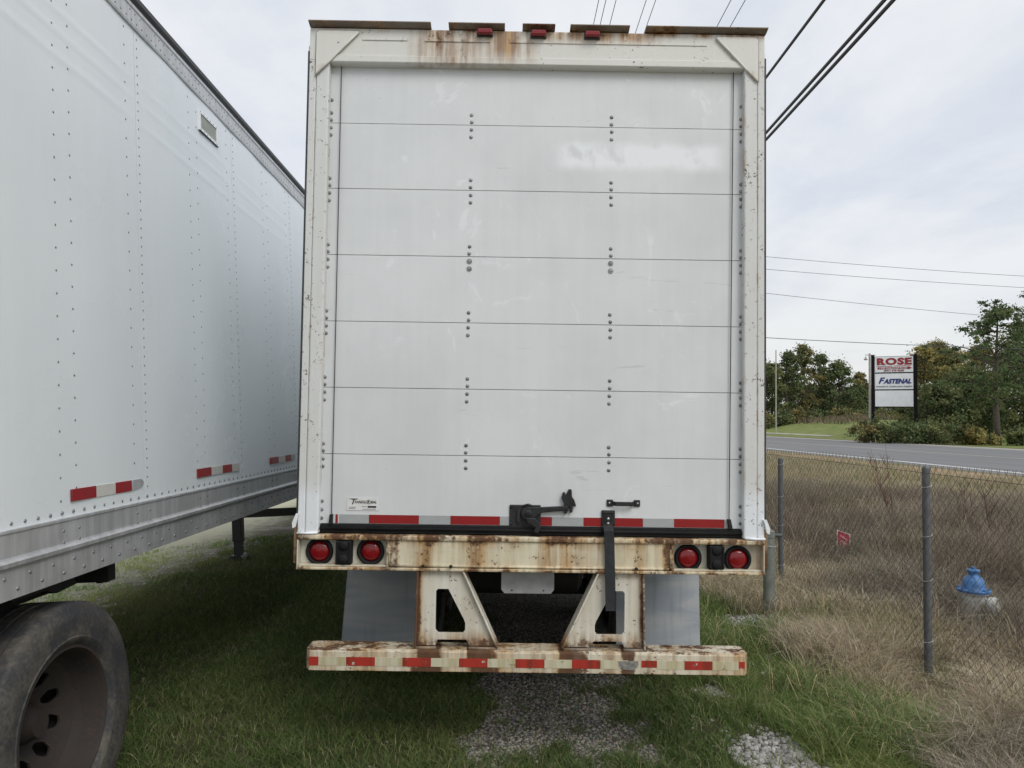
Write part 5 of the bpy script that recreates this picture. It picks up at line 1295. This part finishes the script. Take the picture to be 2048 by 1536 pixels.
def tree(x, y, h, w, label, cols=GRN, wts=(3, 3, 2, 2), trunk=.10, low=.18, ncl=60, nleaf=7000, lsz=.34, seed=0, name='broadleaf_tree', group='trees beyond the road', cat='tree', gap=1.0, top=1.0):
    z0 = g1(x, y); rs = np.random.default_rng(seed+77); e = empty(name, (x, y, z0), label, cat, group); org = (x, y, z0)
    lean = rs.normal(0, .02, 2)*h; tb = MB()
    P = lambda t: Vector((x+lean[0]*t, y+lean[1]*t, z0-.3+h*t))
    tb.tube([P(0), P(.25), P(.55), P(.85)], [h*.020, h*.016, h*.010, h*.004], 8)
    cent = []; rad = []
    for i in range(ncl):
        t = low+(1-low)*rs.random()**.85; prof_ = math.sin(math.pi*min(1, (t-low)/(1-low)*.80+.16))**.8*(1.0 if t < .8 else top)
        an = rs.random()*6.283; rr = w*.5*prof_*rs.random()**.45
        c_ = P(t)+Vector((math.cos(an)*rr, math.sin(an)*rr, 0)); cent.append(c_); rad.append(w*.5*rs.uniform(.15, .34)*gap)
        if i % 2 == 0:
            b0 = P(max(.12, t-.22)); tb.tube([b0, b0.lerp(c_, .55)+Vector((0, 0, .03*h*rs.random())), c_], [h*.007, h*.0045, h*.0015], 5, caps=False)
    tb.build('trunk', M_BARK, e, org=org, fix=False, smooth=True)
    V, C = leaves(np.array([tuple(c_) for c_ in cent]), np.array(rad), nleaf, lsz, cols, wts, .75)
    crown_obj('crown', V, C, e, org); return e
def pine(x, y, h, w, label, seed=0, low=.22, nleaf=9000):
    z0 = g1(x, y); rs = np.random.default_rng(seed+5); e = empty('pine_tree', (x, y, z0), label, 'tree', 'pine trees beyond the road'); org = (x, y, z0)
    tb = MB(); P = lambda t: Vector((x+.010*h*math.sin(t*5+seed), y, z0-.3+h*t))
    tb.tube([P(t) for t in (0, .2, .4, .6, .8, .97)], [h*.023, h*.019, h*.015, h*.011, h*.006, h*.002], 9)
    cent = []; rad = []; t = low
    while t < .985:
        for k_ in range(rs.integers(1, 4)):
            an = rs.random()*6.283; L_ = w*.5*(math.sin(math.pi*min(1, .22+.80*(t-low)/(1-low)))**.7)*rs.uniform(.35, 1.08)
            if t > .8: L_ *= .75
            b0 = P(t); d_ = Vector((math.cos(an), math.sin(an), rs.uniform(.05, .45)))
            tip = b0+d_*L_; mid = b0+d_*L_*.5+Vector((0, 0, .04*L_))
            tb.tube([b0, mid, tip], [h*.0052, h*.0034, h*.0010], 5, caps=False)
            for f_ in np.linspace(.45, 1.0, rs.integers(2, 5)):
                cent.append(tuple(b0.lerp(tip, f_)+Vector(tuple(rs.normal(0, .05*w, 3)*np.array([1, 1, .45]))))); rad.append(w*rs.uniform(.035, .075))
        t += rs.uniform(.018, .045)
    tb.build('trunk', M_BARK, e, org=org, fix=False, smooth=True)
    V, C = leaves(np.array(cent), np.array(rad), nleaf, .24, [(0.060, 0.088, 0.038), (0.082, 0.110, 0.046), (0.11, 0.132, 0.056)], (3, 3, 1.5), .55)
    crown_obj('crown', V, C, e, org); return e
def bush(x, y, h, w, label, cols=GRN, wts=(3, 3, 2, 2), seed=0, nleaf=4200, lsz=.22, d=None, group='shrubs below the sign'):
    z0 = g1(x, y); rs = np.random.default_rng(seed+31); e = empty('shrub', (x, y, z0), label, 'shrub', group); org = (x, y, z0); d = d or w
    cent = []; rad = []; sb = MB()
    for i in range(34):
        an = rs.random()*6.283; r_ = rs.random()**.5; zz2 = h*(.10+.72*rs.random()*(1-.35*r_))
        c_ = (x+math.cos(an)*w*.42*r_, y+math.sin(an)*d*.42*r_, z0+zz2); cent.append(c_); rad.append(h*rs.uniform(.16, .28))
        if i % 4 == 0: sb.tube([(x+(c_[0]-x)*.3, y+(c_[1]-y)*.3, z0-.1), c_], [.04, .012], 5, caps=False)
    sb.build('stem', M_BARK, e, org=org, fix=False)
    V, C = leaves(np.array(cent), np.array(rad), nleaf, lsz, cols, wts, .8); crown_obj('foliage', V, C, e, org); return e
def at(px, Y_): return atY(px, 850, Y_).x
def hgt(px, pyt, Y_): return atY(px, pyt, Y_).z-g1(at(px, Y_), Y_)
AUT = [(0.10, 0.108, 0.046), (0.140, 0.130, 0.054), (0.175, 0.145, 0.060), (0.078, 0.090, 0.042)]
OLV = [(0.13, 0.125, 0.052), (0.20, 0.175, 0.062), (0.090, 0.095, 0.042), (0.26, 0.205, 0.075)]
def ppx(px, pxw, Y_): return pxw*math.hypot(Y_, at(px, Y_))/FPX
# left wood beyond the field
for i, (px, top_, wpx, Y_, cols, lab) in enumerate([
    (1508, 716, 90, 196, GRN, 'dark tree at the left end, half hidden behind the trailer'),
    (1545, 728, 60, 200, AUT, 'small browning tree next to the trailer edge'),
    (1573, 704, 60, 186, GRN, 'narrow grey green tree just right of the slim pale pole'),
    (1607, 690, 74, 192, AUT, 'tallest rust tipped tree of the left wood'),
    (1640, 710, 62, 200, GRN, 'dark green tree right of the rust tipped one'),
    (1676, 722, 76, 190, GRN, 'broad dark tree at the right side of the left wood'),
    (1712, 772, 60, 196, GRN, 'low dark tree where the left wood slopes down'),
    (1722, 745, 40, 205, OLV, 'thin loose crowned tree left of the sign'),
    (1590, 770, 90, 210, GRN, 'low dense tree filling the middle of the left wood'),
    (1655, 775, 100, 212, GRN, 'low dense tree under the broad dark tree'),
    (1760, 775, 90, 200, GRN, 'dark tree showing below the sign panels')]):
    tree(at(px, Y_), Y_, hgt(px, top_, Y_), ppx(px, wpx, Y_), lab, cols, seed=i, ncl=95, nleaf=13000, lsz=.48, low=.03, group='left wood beyond the field')
# right group beside the sign
for i, (px, top_, wpx, Y_, cols, lab) in enumerate([
    (1850, 692, 92, 112, OLV, 'yellowing tree directly right of the sign'),
    (1880, 684, 84, 118, AUT, 'tall yellow brown tree between sign and big pine'),
    (1915, 700, 100, 108, OLV, 'olive tree in front left of the big pine'),
    (1940, 735, 120, 100, GRN, 'broad dark tree below the big pine'),
    (1870, 770, 120, 98, GRN, 'dense dark tree low beside the sign post'),
    (2030, 690, 110, 112, AUT, 'browning tree behind the big pine on the right'),
    (2060, 640, 110, 104, GRN, 'dark tree cut by the right picture edge'),
    (1965, 690, 90, 122, AUT, 'rust coloured tree behind the big pine trunk')]):
    tree(at(px, Y_), Y_, hgt(px, top_, Y_), ppx(px, wpx, Y_), lab, cols, seed=40+i, ncl=120, nleaf=18000, lsz=.32, low=.03, group='trees right of the sign')
pine(at(1995, 86), 86, hgt(1990, 594, 86), ppx(1995, 175, 86), 'tall pine with open layered branches right of the sign', 3, .30, 15000)
pine(at(2075, 92), 92, hgt(2075, 570, 92), ppx(2075, 150, 92), 'pine at the right picture edge, mostly cut off', 9, .25, 8000)
# shrubs
for i, (px, top_, wpx, Y_, cols, lab) in enumerate([
    (1740, 824, 84, 90, AUT, 'rounded brownish green shrub at the left end of the hedge below the sign'),
    (1785, 832, 80, 89, GRN, 'dark green shrub straight below the sign'),
    (1832, 836, 76, 88, GRN, 'dark shrub at the foot of the right sign post'),
    (1878, 830, 80, 87, GRN, 'dark shrub right of the sign, third from the hedge end'),
    (1925, 838, 70, 88, OLV, 'loose shrub left of the big pine trunk'),
    (1960, 845, 50, 86, OLV, 'thin shrub touching the big pine trunk'),
    (2040, 846, 50, 86, GRN, 'small dark shrub right of the big pine trunk')]):
    bush(at(px, Y_), Y_, hgt(px, top_, Y_), ppx(px, wpx, Y_), lab, cols, seed=i, lsz=.26, d=3.4)

for i, (px, top_, wpx, Y_) in enumerate([(1520, 812, 60, 178), (1560, 818, 56, 180), (1600, 810, 60, 182), (1645, 815, 60, 180), (1690, 808, 64, 178), (1725, 812, 60, 180), (1770, 815, 70, 176)]):
    bush(at(px, Y_), Y_, hgt(px, top_, Y_), ppx(px, wpx, Y_), ('dark', 'brownish')[i % 2 == 0]+' undergrowth shrub at the foot of the left wood, '+('leftmost', 'second from left', 'third from left', 'fourth from left', 'fifth from left', 'sixth from left', 'rightmost, below the sign')[i], GRN if i % 2 else AUT, seed=60+i, lsz=.5, nleaf=3000, d=5.0, group='undergrowth of the left wood')
